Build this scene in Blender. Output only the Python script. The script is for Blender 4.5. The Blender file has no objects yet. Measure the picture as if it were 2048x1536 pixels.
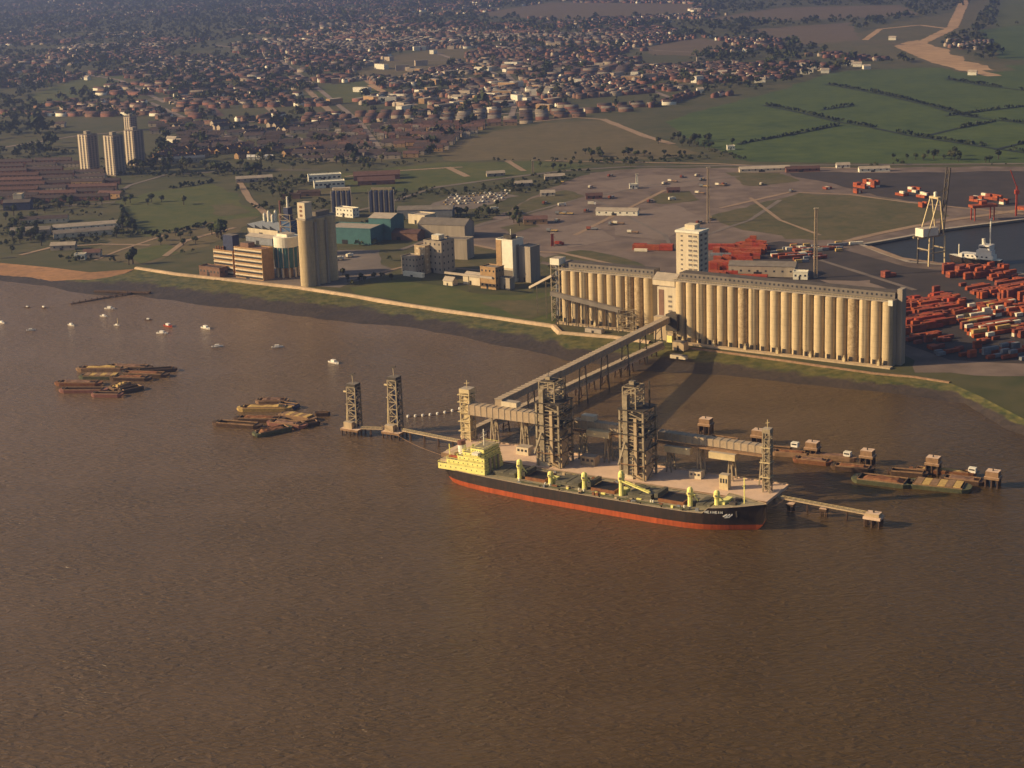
import bpy, math, random
import numpy as np
from mathutils import Vector, Matrix, geometry, noise

random.seed(7); RNG = np.random.default_rng(11)
scene = bpy.context.scene
C = scene.collection
R = math.radians

# ---------------------------------------------------------------- camera
FOC, PITCH, ROLL, CAMZ = 3400.0, math.atan(790/3400), R(-1.9), 300.0
cam = bpy.data.cameras.new('camera'); camo = bpy.data.objects.new('camera', cam); C.objects.link(camo)
CR = Matrix.Rotation(math.pi/2-PITCH, 3, 'X') @ Matrix.Rotation(ROLL, 3, 'Z')
camo.matrix_world = Matrix.Translation((0, 0, CAMZ)) @ CR.to_4x4()
cam.sensor_fit = 'HORIZONTAL'; cam.sensor_width = 36.0
cam.lens = FOC/2048*36.0
cam.shift_y = -128/2048
cam.clip_start = 1.0; cam.clip_end = 60000
scene.camera = camo

# ---------------------------------------------------------------- sky and sun
SUN_EL, SUN_AZ = R(24), R(185)          # direction towards the sun, counted from +X (185 = left, a little towards the camera)
world = bpy.data.worlds.new('World'); scene.world = world; world.use_nodes = True
wn = world.node_tree.nodes; wl = world.node_tree.links
sky = wn.new('ShaderNodeTexSky'); sky.sky_type = 'NISHITA'; sky.sun_disc = False
sky.sun_elevation = SUN_EL; sky.sun_rotation = math.pi/2 - SUN_AZ
sky.air_density = 1.0; sky.dust_density = 2.5; sky.ozone_density = 1.0
bg = wn['Background']; bg.inputs['Strength'].default_value = 0.062
wl.new(sky.outputs[0], bg.inputs['Color'])
sl = bpy.data.lights.new('sun', 'SUN'); sl.energy = 5.0; sl.angle = R(0.6); sl.color = (1.0, 0.72, 0.38)
so = bpy.data.objects.new('sun', sl); C.objects.link(so)
sd = Vector((math.cos(SUN_AZ)*math.cos(SUN_EL), math.sin(SUN_AZ)*math.cos(SUN_EL), math.sin(SUN_EL)))
so.rotation_euler = sd.to_track_quat('Z', 'Y').to_euler(); so.location = sd*900 + Vector((0, 900, 0))
vs = scene.view_settings
vs.view_transform = 'Standard'; vs.look = 'None'; vs.exposure = 0.42; vs.gamma = 1.0; vs.use_curve_mapping = False
cy = scene.cycles
cy.use_denoising = True; cy.max_bounces = 5; cy.diffuse_bounces = 2; cy.glossy_bounces = 2
cy.transmission_bounces = 2; cy.volume_bounces = 0; cy.transparent_max_bounces = 4; cy.use_adaptive_sampling = True
cy.caustics_reflective = False; cy.caustics_refractive = False
scene.render.engine = 'CYCLES'

# ---------------------------------------------------------------- helpers
LAND = 4.0
def W(px, py, z=LAND):
    """the place on the level z that lies in the direction of a picture point"""
    d = CR @ Vector(((px-1024)/FOC, -(py-640)/FOC, -1)); t = (z-CAMZ)/d.z
    return Vector((d.x*t, d.y*t, z))
def PX(p):
    c = CR.transposed() @ (Vector(p)-Vector((0, 0, CAMZ)))
    return 1024+FOC*c.x/-c.z, 640-FOC*c.y/-c.z
CRn = np.array(CR)
def PXn(xy, z=LAND):
    d = np.column_stack([xy, np.full(len(xy), z-CAMZ)]); c = d @ CRn
    return np.column_stack([1024+FOC*c[:, 0]/-c[:, 2], 640-FOC*c[:, 1]/-c[:, 2]])
def inpoly(p, poly):
    x, y = p[:, 0], p[:, 1]; r = np.zeros(len(p), bool); n = len(poly)
    for i in range(n):
        x1, y1 = poly[i]; x2, y2 = poly[(i+1) % n]
        if y1 == y2: continue
        r ^= ((y1 > y) != (y2 > y)) & (x < (x2-x1)*(y-y1)/(y2-y1)+x1)
    return r
def HGT(px, py, pyt, z=LAND):
    b = W(px, py, z); lo, hi = 0, 290
    for _ in range(40):
        m = (lo+hi)/2
        if PX((b.x, b.y, z+m))[1] > pyt: lo = m
        else: hi = m
    return lo

def mat(name, col, rough=0.8, var=0.2, scale=0.15, col2=None, metal=0.0, rand=0.0, streak=False, bump=0.0, bscale=1.0, detail=4, spec=0.3, scale2=None, spread=0.18, fill=None):
    m = bpy.data.materials.new(name); m.use_nodes = True
    n, l = m.node_tree.nodes, m.node_tree.links
    b = n['Principled BSDF']; b.inputs['Roughness'].default_value = rough; b.inputs['Metallic'].default_value = metal
    b.inputs['Specular IOR Level'].default_value = spec
    geo = n.new('ShaderNodeNewGeometry'); src = geo.outputs['Position']
    if streak:
        mp = n.new('ShaderNodeMapping'); mp.inputs['Scale'].default_value = (1, 1, 0.12); l.new(src, mp.inputs[0]); src2 = mp.outputs[0]
    else: src2 = src
    nz = n.new('ShaderNodeTexNoise'); nz.inputs['Scale'].default_value = scale; nz.inputs['Detail'].default_value = detail
    nz.inputs['Roughness'].default_value = 0.65
    l.new(src2, nz.inputs['Vector'])
    fac = nz.outputs[0]
    if scale2:
        nz2 = n.new('ShaderNodeTexNoise'); nz2.inputs['Scale'].default_value = scale2; nz2.inputs['Detail'].default_value = 5
        l.new(src2, nz2.inputs['Vector'])
        mm = n.new('ShaderNodeMath'); mm.operation = 'MULTIPLY_ADD'; mm.inputs[1].default_value = 0.5; 
        hf = n.new('ShaderNodeMath'); hf.operation = 'MULTIPLY'; hf.inputs[1].default_value = 0.5
        l.new(nz2.outputs[0], mm.inputs[0]); l.new(nz.outputs[0], hf.inputs[0]); l.new(hf.outputs[0], mm.inputs[2]); fac = mm.outputs[0]
    rp = n.new('ShaderNodeValToRGB'); rp.color_ramp.elements[0].position = 0.5-spread; rp.color_ramp.elements[1].position = 0.5+spread
    c = Vector(col); c2 = Vector(col2) if col2 else c*(1+var); c1 = c if col2 else c*(1-var)
    rp.color_ramp.elements[0].color = (*c1, 1); rp.color_ramp.elements[1].color = (*c2, 1)
    l.new(fac, rp.inputs[0]); out = rp.outputs[0]
    if rand:
        oi = n.new('ShaderNodeObjectInfo'); hs = n.new('ShaderNodeHueSaturation')
        mr = n.new('ShaderNodeMapRange'); mr.inputs['To Min'].default_value = 1-rand; mr.inputs['To Max'].default_value = 1+rand
        l.new(oi.outputs['Random'], mr.inputs[0]); l.new(mr.outputs[0], hs.inputs['Value']); l.new(out, hs.inputs['Color']); out = hs.outputs[0]
    l.new(out, b.inputs['Base Color'])
    if bump:
        nb = n.new('ShaderNodeTexNoise'); nb.inputs['Scale'].default_value = bscale; nb.inputs['Detail'].default_value = 3
        l.new(src, nb.inputs['Vector'])
        bm = n.new('ShaderNodeBump'); bm.inputs['Strength'].default_value = 1.0; bm.inputs['Distance'].default_value = bump
        l.new(nb.outputs[0], bm.inputs['Height']); l.new(bm.outputs[0], b.inputs['Normal'])
    return m

class MB:
    def __init__(s): s.v = []; s.f = []; s.m = []
    def add(s, vs_, fs, mi=0):
        o = len(s.v); s.v += [tuple(p) for p in vs_]
        for f in fs: s.f.append([i+o for i in f]); s.m.append(mi)
        return s
    def box(s, x0, x1, y0, y1, z0, z1, mi=0, top=None):
        p = [(x0,y0,z0),(x1,y0,z0),(x1,y1,z0),(x0,y1,z0),(x0,y0,z1),(x1,y0,z1),(x1,y1,z1),(x0,y1,z1)]
        s.add(p, [(3,2,1,0),(0,1,5,4),(1,2,6,5),(2,3,7,6),(3,0,4,7)], mi); s.add(p[4:], [(0,1,2,3)], mi if top is None else top); return s
    def beam(s, p, q, w, h=None, mi=0):
        p, q = Vector(p), Vector(q); h = h or w; d = (q-p)
        if d.length < 1e-6: return s
        d.normalize(); up = Vector((0,0,1)) if abs(d.z) < 0.95 else Vector((1,0,0))
        a = d.cross(up).normalized()*w/2; b = a.cross(d).normalized()*h/2
        vs_ = [p-a-b, p+a-b, p+a+b, p-a+b, q-a-b, q+a-b, q+a+b, q-a+b]
        return s.add(vs_, [(3,2,1,0),(4,5,6,7),(0,1,5,4),(1,2,6,5),(2,3,7,6),(3,0,4,7)], mi)
    def cyl(s, p, q, r, r2=None, n=10, mi=0, cap=True, topmi=None):
        p, q = Vector(p), Vector(q); r2 = r if r2 is None else r2; d = (q-p).normalized()
        up = Vector((0,0,1)) if abs(d.z) < 0.95 else Vector((1,0,0)); a = d.cross(up).normalized(); b = d.cross(a)
        vs_ = []
        for k in range(n):
            t = 2*math.pi*k/n; e = a*math.cos(t)+b*math.sin(t); vs_ += [p+e*r, q+e*r2]
        s.add(vs_, [(2*k, 2*k+1, (2*k+3) % (2*n), (2*k+2) % (2*n)) for k in range(n)], mi)
        if cap:
            s.add([vs_[2*k+1] for k in range(n)][::-1], [tuple(range(n))], mi if topmi is None else topmi)
            s.add([vs_[2*k] for k in range(n)], [tuple(range(n))], mi)
        return s
    def gable(s, x0, x1, y0, y1, z0, z1, zr, mw=0, mr=1, ov=0.4):
        ym = (y0+y1)/2
        s.add([(x0,y0,z0),(x1,y0,z0),(x1,y1,z0),(x0,y1,z0),(x0,y0,z1),(x1,y0,z1),(x1,y1,z1),(x0,y1,z1),(x0,ym,zr),(x1,ym,zr)],
              [(0,1,5,4),(2,3,7,6),(1,2,6,9,5),(3,0,4,8,7)], mw)
        k = (zr-z1)/((y1-y0)/2)*ov; t = .12
        s.add([(x0-ov,y0-ov,z1-k+t),(x1+ov,y0-ov,z1-k+t),(x1+ov,ym,zr+t),(x0-ov,ym,zr+t),(x1+ov,y1+ov,z1-k+t),(x0-ov,y1+ov,z1-k+t)],
              [(0,1,2,3),(3,2,4,5)], mr); return s
    def mesh(s, name, mats, smooth=False):
        me = bpy.data.meshes.new(name); me.from_pydata(s.v, [], s.f); me.polygons.foreach_set('material_index', s.m)
        for m in (mats if isinstance(mats, (list, tuple)) else [mats]): me.materials.append(m)
        if smooth: me.polygons.foreach_set('use_smooth', [True]*len(me.polygons))
        me.update(); return me
    def build(s, name, mats, parent=None, loc=None, rz=0, smooth=False, kind=None):
        o = bpy.data.objects.new(name, s.mesh(name, mats, smooth)); C.objects.link(o)
        if parent: o.parent = parent
        if loc is not None: o.location = loc
        o.rotation_euler.z = rz
        if kind: o['kind'] = kind
        return o
def tag(o, label, cat, group=None):
    o['label'] = label; o['category'] = cat
    if group: o['group'] = group
    return o
def thing(name, label, cat, loc=(0,0,0), rz=0, group=None):
    o = bpy.data.objects.new(name, None); C.objects.link(o); o.location = loc; o.rotation_euler = (0,0,rz); o.empty_display_size = 1
    return tag(o, label, cat, group)
def inst(name, me, parent=None, loc=(0,0,0), rz=0, sc=(1,1,1)):
    o = bpy.data.objects.new(name, me); C.objects.link(o); o.parent = parent; o.location = loc; o.rotation_euler.z = rz; o.scale = sc; return o
def struct(o): o['kind'] = 'structure'; return o

def jag(pts, step, amp):
    out = []; n = len(pts)
    for i in range(n):
        a, b = pts[i], pts[(i+1) % n]; k = max(1, int((b-a).length/step)); nrm = Vector((-(b-a).y, (b-a).x, 0)).normalized()
        for j in range(k):
            p = a.lerp(b, j/k); w = noise.noise(p*0.013+Vector((3.1,7.7,0)))*amp + noise.noise(p*0.05)*amp*.5
            out.append(p + nrm*w*(0 if j == 0 else 1))
    return out
def sheet(name, poly, z, m, step=25, amp=6, kind='structure', world=False, hole=None):
    pts = [Vector((p[0], p[1], z)) for p in poly] if world else [W(x, y, z) for x, y in poly]
    if step: pts = jag(pts, step, amp)
    me = bpy.data.meshes.new(name); me.from_pydata([tuple(p) for p in pts+(hole or [])], [], [tuple(t) for t in geometry.tessellate_polygon([pts]+([hole] if hole else []))])
    me.materials.append(m); o = bpy.data.objects.new(name, me); C.objects.link(o); o['kind'] = kind
    me.update()
    if me.polygons[0].normal.z < 0: me.flip_normals()
    return o
def strip(name, line, width, z, m, world=False, amp=0.0):
    pts = [Vector((p[0], p[1], z)) for p in line] if world else [W(x, y, z) for x, y in line]
    q = []
    for i in range(len(pts)-1):
        k = max(1, int((pts[i+1]-pts[i]).length/30)); q += [pts[i].lerp(pts[i+1], j/k) for j in range(k)]
    q.append(pts[-1]); mb = MB(); vs_ = []
    for i, p in enumerate(q):
        d = (q[min(i+1, len(q)-1)]-q[max(i-1, 0)]).normalized(); s_ = Vector((-d.y, d.x, 0))
        w = width/2*(1+amp*noise.noise(p*0.03)); vs_ += [p-s_*w, p+s_*w]
    mb.add(vs_, [(2*i, 2*i+2, 2*i+3, 2*i+1) for i in range(len(q)-1)])
    o = mb.build(name, m); struct(o); return o
def npmesh(name, V, T, mi, mats):
    me = bpy.data.meshes.new(name); me.vertices.add(len(V)); me.vertices.foreach_set('co', V.astype('f').ravel())
    me.loops.add(len(T)*3); me.loops.foreach_set('vertex_index', T.astype('i').ravel())
    me.polygons.add(len(T)); me.polygons.foreach_set('loop_start', np.arange(0, len(T)*3, 3, dtype='i')); me.polygons.foreach_set('material_index', mi.astype('i'))
    for m in mats: me.materials.append(m)
    me.update(calc_edges=True); me.validate(); return me

# ---------------------------------------------------------------- materials
M = {}
M['conc'] = mat('silo_concrete', (.50,.392,.235), .9, .26, .22, streak=True, rand=.10, scale2=1.2, spread=.2)
M['conc_st'] = mat('stained_concrete', (.30,.21,.11), .9, col2=(.52,.40,.24), scale=.35, scale2=.9, spread=.1)
M['conc2'] = mat('grey_concrete', (.34,.29,.23), .9, .18, .2, streak=True)
M['pale'] = mat('pale_render', (.62,.53,.38), .85, .12, .3, streak=True)
M['white'] = mat('white_sheeting', (.78,.74,.60), .7, .1, .3)
M['beige'] = mat('beige_cladding', (.46,.35,.22), .8, .18, .3, streak=True)
M['tan'] = mat('tan_brick', (.38,.24,.12), .85, .2, .3)
M['brick'] = mat('brown_brick', (.20,.115,.08), .9, .2, .3, rand=.15)
M['brickred'] = mat('red_brick', (.22,.10,.075), .9, .2, .3, rand=.2)
M['dark'] = mat('dark_opening', (.022,.02,.02), .6, .2, .3)
M['glass'] = mat('window_glass', (.03,.035,.045), .15, .2, .3, spec=.6)
M['steel'] = mat('galvanised_steel', (.30,.245,.165), .7, .3, .4, rand=.1)
M['dsteel'] = mat('dark_steel', (.065,.055,.045), .75, .35, .4)
M['csteel'] = mat('cream_steel', (.58,.47,.27), .7, .15, .4)
M['rust'] = mat('rusty_steel', (.16,.06,.03), .85, .4, .5, col2=(.28,.13,.055))
M['roofgrey'] = mat('grey_roof', (.19,.165,.14), .85, .2, .15, rand=.1)
M['roofdark'] = mat('felt_roof', (.095,.08,.07), .9, .25, .15)
M['roofpale'] = mat('asbestos_roof', (.40,.34,.27), .85, .15, .2, rand=.1)
M['rooftile'] = mat('clay_tile', (.115,.062,.052), .9, .25, .3, rand=.25)
M['roofbrown'] = mat('brown_tile', (.072,.052,.050), .9, .25, .3, rand=.25)
M['teal'] = mat('teal_cladding', (.055,.15,.16), .7, .15, .2)
M['blue'] = mat('blue_cladding', (.05,.10,.21), .7, .15, .3)
M['dblue'] = mat('dark_blue_steel', (.03,.04,.09), .7, .2, .4)
M['red'] = mat('red_paint', (.34,.05,.02), .7, .2, .4, rand=.12)
M['orange'] = mat('orange_container_paint', (.30,.068,.022), .75, .25, .3, rand=.35)
M['brownc'] = mat('brown_container_paint', (.22,.06,.035), .8, .25, .3, rand=.25)
M['whitec'] = mat('white_container_paint', (.75,.68,.52), .7, .12, .3, rand=.1)
M['greyc'] = mat('grey_container_paint', (.20,.21,.23), .75, .2, .3, rand=.2)
M['jdeck'] = mat('jetty_concrete', (.66,.48,.35), .9, .15, .2, scale2=.05)
M['timber'] = mat('wet_timber', (.085,.05,.03), .85, .35, .5)
M['galv'] = mat('dusty_gallery_sheeting', (.40,.31,.21), .85, .2, .2, scale2=1.0)
M['plank'] = mat('weathered_planks', (.26,.16,.09), .85, .3, .4)
M['yel'] = mat('ship_yellow', (.84,.78,.26), .55, .1, .3)
M['hullb'] = mat('black_hull_paint', (.018,.017,.017), .5, col2=(.055,.034,.024), scale=.35, streak=True, scale2=1.4, spread=.22)
M['hullr'] = mat('red_boot_topping', (.37,.075,.020), .6, .35, .3, streak=True, scale2=1.0)
M['sdeck'] = mat('green_deck_paint', (.17,.155,.10), .85, .3, .35, col2=(.42,.35,.23), scale2=1.2)
M['hatch'] = mat('hatch_cover_paint', (.13,.12,.085), .75, .2, .4, rand=.25)
M['bow_white'] = mat('white_lettering', (.75,.75,.72), .6, .05, .5)
M['asph'] = mat('yard_tarmac', (.105,.078,.064), .9, col2=(.22,.165,.135), scale=.010, scale2=.05, detail=8, spread=.13)
M['asph2'] = mat('worn_pale_tarmac', (.17,.128,.108), .9, col2=(.24,.185,.15), scale=.03, scale2=.15)
M['asphdark'] = mat('dark_tarmac', (.030,.026,.028), .9, col2=(.065,.052,.047), scale=.012, scale2=.05)
M['roadm'] = mat('pale_road', (.30,.21,.14), .9, .2, .03, scale2=.3)
M['roadg'] = mat('grey_road', (.17,.14,.12), .9, .2, .03)
M['roads'] = mat('town_street', (.24,.19,.16), .9, .2, .03)
M['sand'] = mat('beach_sand', (.42,.22,.10), .95, .2, .03, scale2=.2)
M['pit'] = mat('quarry_sand', (.42,.27,.15), .95, .3, .01, scale2=.05)
M['grassg'] = mat('pasture_green', (.032,.062,.010), .95, col2=(.074,.106,.018), scale=.008, scale2=.05, spread=.14)
M['grassg2'] = mat('meadow_green', (.044,.068,.012), .95, col2=(.108,.104,.026), scale=.015, scale2=.09)
M['grassb'] = mat('dry_grass', (.085,.072,.03), .95, col2=(.15,.115,.055), scale=.012, scale2=.07)
M['rough'] = mat('rough_ground', (.050,.058,.018), .95, col2=(.135,.105,.050), scale=.02, scale2=.12, detail=7)
M['arable'] = mat('stubble_field', (.125,.09,.055), .95, .2, .008, scale2=.04)
M['ground'] = mat('land', (.038,.050,.014), .95, col2=(.102,.086,.038), scale=.006, scale2=.05, detail=8)
M['leaf'] = mat('foliage', (.028,.042,.012), .9, col2=(.058,.072,.022), scale=.25, rand=.3)
M['leaf2'] = mat('dark_foliage', (.017,.026,.010), .9, col2=(.038,.048,.016), scale=.25, rand=.3)
M['leaf3'] = mat('yellowish_foliage', (.042,.048,.014), .9, col2=(.080,.080,.026), scale=.2, rand=.3)
M['bark'] = mat('bark', (.06,.042,.028), .95, .3, 1.0)
M['wallw'] = mat('house_render', (.40,.33,.25), .9, .15, .1, rand=.15)
M['aptw'] = mat('apartment_concrete', (.30,.24,.21), .9, .15, .2)
M['boat'] = mat('white_boat_paint', (.80,.76,.68), .5, .05, .5, rand=.06)
M['hay'] = mat('timber_cargo', (.50,.34,.12), .9, .2, .6)
M['bargeg'] = mat('barge_green', (.10,.105,.055), .8, .3, .5)

def pour_joints(m, step=4.2):
    n, l = m.node_tree.nodes, m.node_tree.links; b = n['Principled BSDF']; old = b.inputs['Base Color'].links[0].from_socket
    g = n.new('ShaderNodeNewGeometry'); sx = n.new('ShaderNodeSeparateXYZ'); l.new(g.outputs['Position'], sx.inputs[0])
    md = n.new('ShaderNodeMath'); md.operation = 'PINGPONG'; md.inputs[1].default_value = step/2; l.new(sx.outputs['Z'], md.inputs[0])
    lt = n.new('ShaderNodeMath'); lt.operation = 'LESS_THAN'; lt.inputs[1].default_value = .22; l.new(md.outputs[0], lt.inputs[0])
    sc_ = n.new('ShaderNodeMath'); sc_.operation = 'MULTIPLY'; sc_.inputs[1].default_value = .2; l.new(lt.outputs[0], sc_.inputs[0])
    mx = n.new('ShaderNodeMix'); mx.data_type = 'RGBA'; l.new(sc_.outputs[0], mx.inputs[0]); l.new(old, mx.inputs[6]); mx.inputs[7].default_value = (.24,.17,.10,1); l.new(mx.outputs[2], b.inputs['Base Color'])
pour_joints(M['conc'])
# ---------------------------------------------------------------- water, land, shore
def river_material():
    m = bpy.data.materials.new('muddy_river'); m.use_nodes = True; n, l = m.node_tree.nodes, m.node_tree.links
    b = n['Principled BSDF']; b.inputs['Roughness'].default_value = 0.22; b.inputs['IOR'].default_value = 1.33
    geo = n.new('ShaderNodeNewGeometry')
    # silt streaks from noise; sun-side glare painted into the colour, paler towards far left
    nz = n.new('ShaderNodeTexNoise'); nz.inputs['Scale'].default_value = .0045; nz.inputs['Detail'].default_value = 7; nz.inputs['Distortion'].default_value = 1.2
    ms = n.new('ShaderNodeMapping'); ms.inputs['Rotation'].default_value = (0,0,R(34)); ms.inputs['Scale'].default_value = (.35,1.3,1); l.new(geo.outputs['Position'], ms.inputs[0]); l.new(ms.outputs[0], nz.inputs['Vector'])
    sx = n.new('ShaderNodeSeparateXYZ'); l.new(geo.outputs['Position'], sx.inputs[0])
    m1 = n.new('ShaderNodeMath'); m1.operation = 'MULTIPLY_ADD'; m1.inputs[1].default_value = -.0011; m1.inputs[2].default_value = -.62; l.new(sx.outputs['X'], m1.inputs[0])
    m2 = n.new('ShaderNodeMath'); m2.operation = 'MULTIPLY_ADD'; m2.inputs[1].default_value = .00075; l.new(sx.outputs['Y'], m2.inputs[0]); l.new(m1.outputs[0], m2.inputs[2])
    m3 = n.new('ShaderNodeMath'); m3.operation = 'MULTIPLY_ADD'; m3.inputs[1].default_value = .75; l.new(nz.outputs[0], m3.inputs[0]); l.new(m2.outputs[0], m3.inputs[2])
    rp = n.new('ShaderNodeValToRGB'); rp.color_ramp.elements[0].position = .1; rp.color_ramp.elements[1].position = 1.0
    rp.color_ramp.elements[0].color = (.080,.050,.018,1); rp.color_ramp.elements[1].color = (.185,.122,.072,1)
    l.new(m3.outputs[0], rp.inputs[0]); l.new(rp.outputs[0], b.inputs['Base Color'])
    mp = n.new('ShaderNodeMapping'); mp.inputs['Rotation'].default_value = (0,0,R(35)); mp.inputs['Scale'].default_value = (.30,.8,1); l.new(geo.outputs['Position'], mp.inputs[0])
    w1 = n.new('ShaderNodeTexNoise'); w1.inputs['Scale'].default_value = .55; w1.inputs['Detail'].default_value = 4; w1.inputs['Roughness'].default_value = .6; w1.inputs['Distortion'].default_value = .6; l.new(mp.outputs[0], w1.inputs['Vector'])
    w2 = n.new('ShaderNodeTexNoise'); w2.inputs['Scale'].default_value = .02; w2.inputs['Detail'].default_value = 3; l.new(geo.outputs['Position'], w2.inputs['Vector'])
    mu = n.new('ShaderNodeMath'); mu.operation = 'MULTIPLY'; l.new(w1.outputs[0], mu.inputs[0]); l.new(w2.outputs[0], mu.inputs[1])
    bp = n.new('ShaderNodeBump'); bp.inputs['Strength'].default_value = 1; bp.inputs['Distance'].default_value = 3.2
    l.new(mu.outputs[0], bp.inputs['Height']); l.new(bp.outputs[0], b.inputs['Normal'])
    return m
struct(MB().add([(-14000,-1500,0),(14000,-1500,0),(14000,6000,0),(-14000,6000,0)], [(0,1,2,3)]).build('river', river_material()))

SH_TOP = [(-150,520),(0,526),(100,535),(180,545),(270,538),(350,549),(450,560),(600,577),(700,592),(800,609),(900,624),(1000,638),(1108,654),(1122,668),(1230,677),(1330,691),(1450,706),(1600,727),(1750,748),(1830,755),(1900,766),(1960,792),(2048,838),(2150,885)]
SH_BOT = [(-150,556),(0,562),(90,573),(170,588),(265,592),(350,604),(450,618),(600,634),(720,648),(830,658),(930,676),(1020,695),(1110,716),(1150,726),(1230,738),(1330,746),(1450,752),(1600,768),(1750,784),(1850,797),(1930,808),(1962,830),(2010,858),(2150,905)]
tops = [W(x, y, LAND) for x, y in SH_TOP]; bots = [W(x, y, 0) for x, y in SH_BOT]
tl = tops[0]+Vector((-9000, 2600, 0)); tr = tops[-1]+Vector((9000,-3000,0))
bl = bots[0]+Vector((-9000, 2600, 0)); br = bots[-1]+Vector((9000,-3000,0))
dockpx = [(1722,489),(1823,471),(1886,458),(2046,438),(2300,412),(2300,582),(2046,547),(1980,537),(1818,524),(1766,507)]
dock = [W(x, y) for x, y in dockpx]
outer = [tl]+tops+[tr, Vector((13800,22000,LAND)), Vector((-13800,22000,LAND))]
tri = geometry.tessellate_polygon([outer, dock]); allp = outer+dock
gm = bpy.data.meshes.new('ground'); gm.from_pydata([tuple(p) for p in allp], [], [tuple(t) for t in tri]); gm.update()
if gm.polygons[0].normal.z < 0: gm.flip_normals()
gm.materials.append(M['ground']); go = bpy.data.objects.new('ground', gm); C.objects.link(go); struct(go)
# dock basin
M['dockw'] = mat('dock_water', (.030,.029,.027), .45, .15, .01, bump=.5, bscale=.3, spec=.25)
o = MB().add([tuple(p+Vector((0,0,-2.2))) for p in dock], [tuple(range(len(dock)))]).build('dock_water', M['dockw']); struct(o)
if o.data.polygons[0].normal.z < 0: o.data.flip_normals()
mb = MB()
for i in range(len(dock)):
    a, b = dock[i], dock[(i+1) % len(dock)]; d = (b-a).normalized(); s_ = Vector((-d.y, d.x, 0))
    mb.add([a+Vector((0,0,-3)), b+Vector((0,0,-3)), b+Vector((0,0,.25)), a+Vector((0,0,.25)), a+s_*2.5+Vector((0,0,.25)), b+s_*2.5+Vector((0,0,.25)), a-s_*2.5+Vector((0,0,.25)), b-s_*2.5+Vector((0,0,.25))], [(0,1,2,3),(3,2,5,4),(6,7,2,3)])
tag(mb.build('quay_wall', M['roofpale']), 'pale concrete quay edge around the dock basin', 'quay')

def shore(name, i0, i1, m, rows=14, t1=1.12, dz=0, taper=False):
    A, B = ([tl]+tops+[tr])[i0:i1], ([bl]+bots+[br])[i0:i1]; mb = MB(); cols = []
    for k in range(len(A)-1):
        L = max(1, min(40, int((A[k+1]-A[k]).length/9)))
        for j in range(L): cols.append((A[k].lerp(A[k+1], j/L), B[k].lerp(B[k+1], j/L)))
    cols.append((A[-1], B[-1])); vs_ = []
    for ci, (a, b) in enumerate(cols):
        tt = t1*(min(1, (len(cols)-1-ci)/9)**.6 if taper else 1)*(1+.25*noise.noise(a*.02) if taper else 1)
        for r in range(rows+1):
            t = r/rows*tt/1.12; p = a.lerp(b+(b-a)*.12, t); n_ = noise.noise(p*.03)+.6*noise.noise(p*.11)
            z = LAND-.4*min(1, t*12) - 2.0*t - 2.4*max(0, t-.35)/.65 + (0 if t == 0 else n_*.45); vs_.append((p.x, p.y, LAND+dz if r == 0 else z+dz*(1 if r < rows else -.5)))
    n1 = rows+1
    mb.add(vs_, [(c*n1+r, c*n1+r+1, (c+1)*n1+r+1, (c+1)*n1+r) for c in range(len(cols)-1) for r in range(rows)])
    return struct(mb.build(name, m, smooth=True))
def shore_material():
    m = mat('foreshore', (.032,.026,.022), .6, col2=(.075,.055,.040), scale=.05, scale2=.25, bump=.6, bscale=.25, detail=7)
    n, l = m.node_tree.nodes, m.node_tree.links; b = n['Principled BSDF']; old = b.inputs['Base Color'].links[0].from_socket
    g = n.new('ShaderNodeNewGeometry'); sx = n.new('ShaderNodeSeparateXYZ'); l.new(g.outputs['Position'], sx.inputs[0])
    nz = n.new('ShaderNodeTexNoise'); nz.inputs['Scale'].default_value = .06; nz.inputs['Detail'].default_value = 6; l.new(g.outputs['Position'], nz.inputs['Vector'])
    ad = n.new('ShaderNodeMath'); ad.operation = 'MULTIPLY_ADD'; ad.inputs[1].default_value = 3.2; l.new(nz.outputs[0], ad.inputs[0]); l.new(sx.outputs['Z'], ad.inputs[2])
    rp = n.new('ShaderNodeValToRGB'); rp.color_ramp.elements[0].position = .56; rp.color_ramp.elements[1].position = .66
    dv = n.new('ShaderNodeMath'); dv.operation = 'DIVIDE'; dv.inputs[1].default_value = 6.6; l.new(ad.outputs[0], dv.inputs[0]); l.new(dv.outputs[0], rp.inputs[0])
    nz3 = n.new('ShaderNodeTexNoise'); nz3.inputs['Scale'].default_value = .15; nz3.inputs['Detail'].default_value = 5; l.new(g.outputs['Position'], nz3.inputs['Vector'])
    gr = n.new('ShaderNodeValToRGB'); gr.color_ramp.elements[0].position = .35; gr.color_ramp.elements[1].position = .65
    gr.color_ramp.elements[0].color = (.050,.062,.014,1); gr.color_ramp.elements[1].color = (.145,.125,.036,1); l.new(nz3.outputs[0], gr.inputs[0])
    mx = n.new('ShaderNodeMix'); mx.data_type = 'RGBA'; l.new(rp.outputs[0], mx.inputs[0]); l.new(old, mx.inputs[6]); l.new(gr.outputs[0], mx.inputs[7]); l.new(mx.outputs[2], b.inputs['Base Color'])
    return m
shore('foreshore', 0, 26, shore_material())
shore('beach', 0, 6, rows=8, t1=.72, dz=.12, taper=True, m= mat('wet_to_dry_sand', (.20,.115,.062), .9, col2=(.42,.22,.10), scale=.03, scale2=.2))

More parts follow.
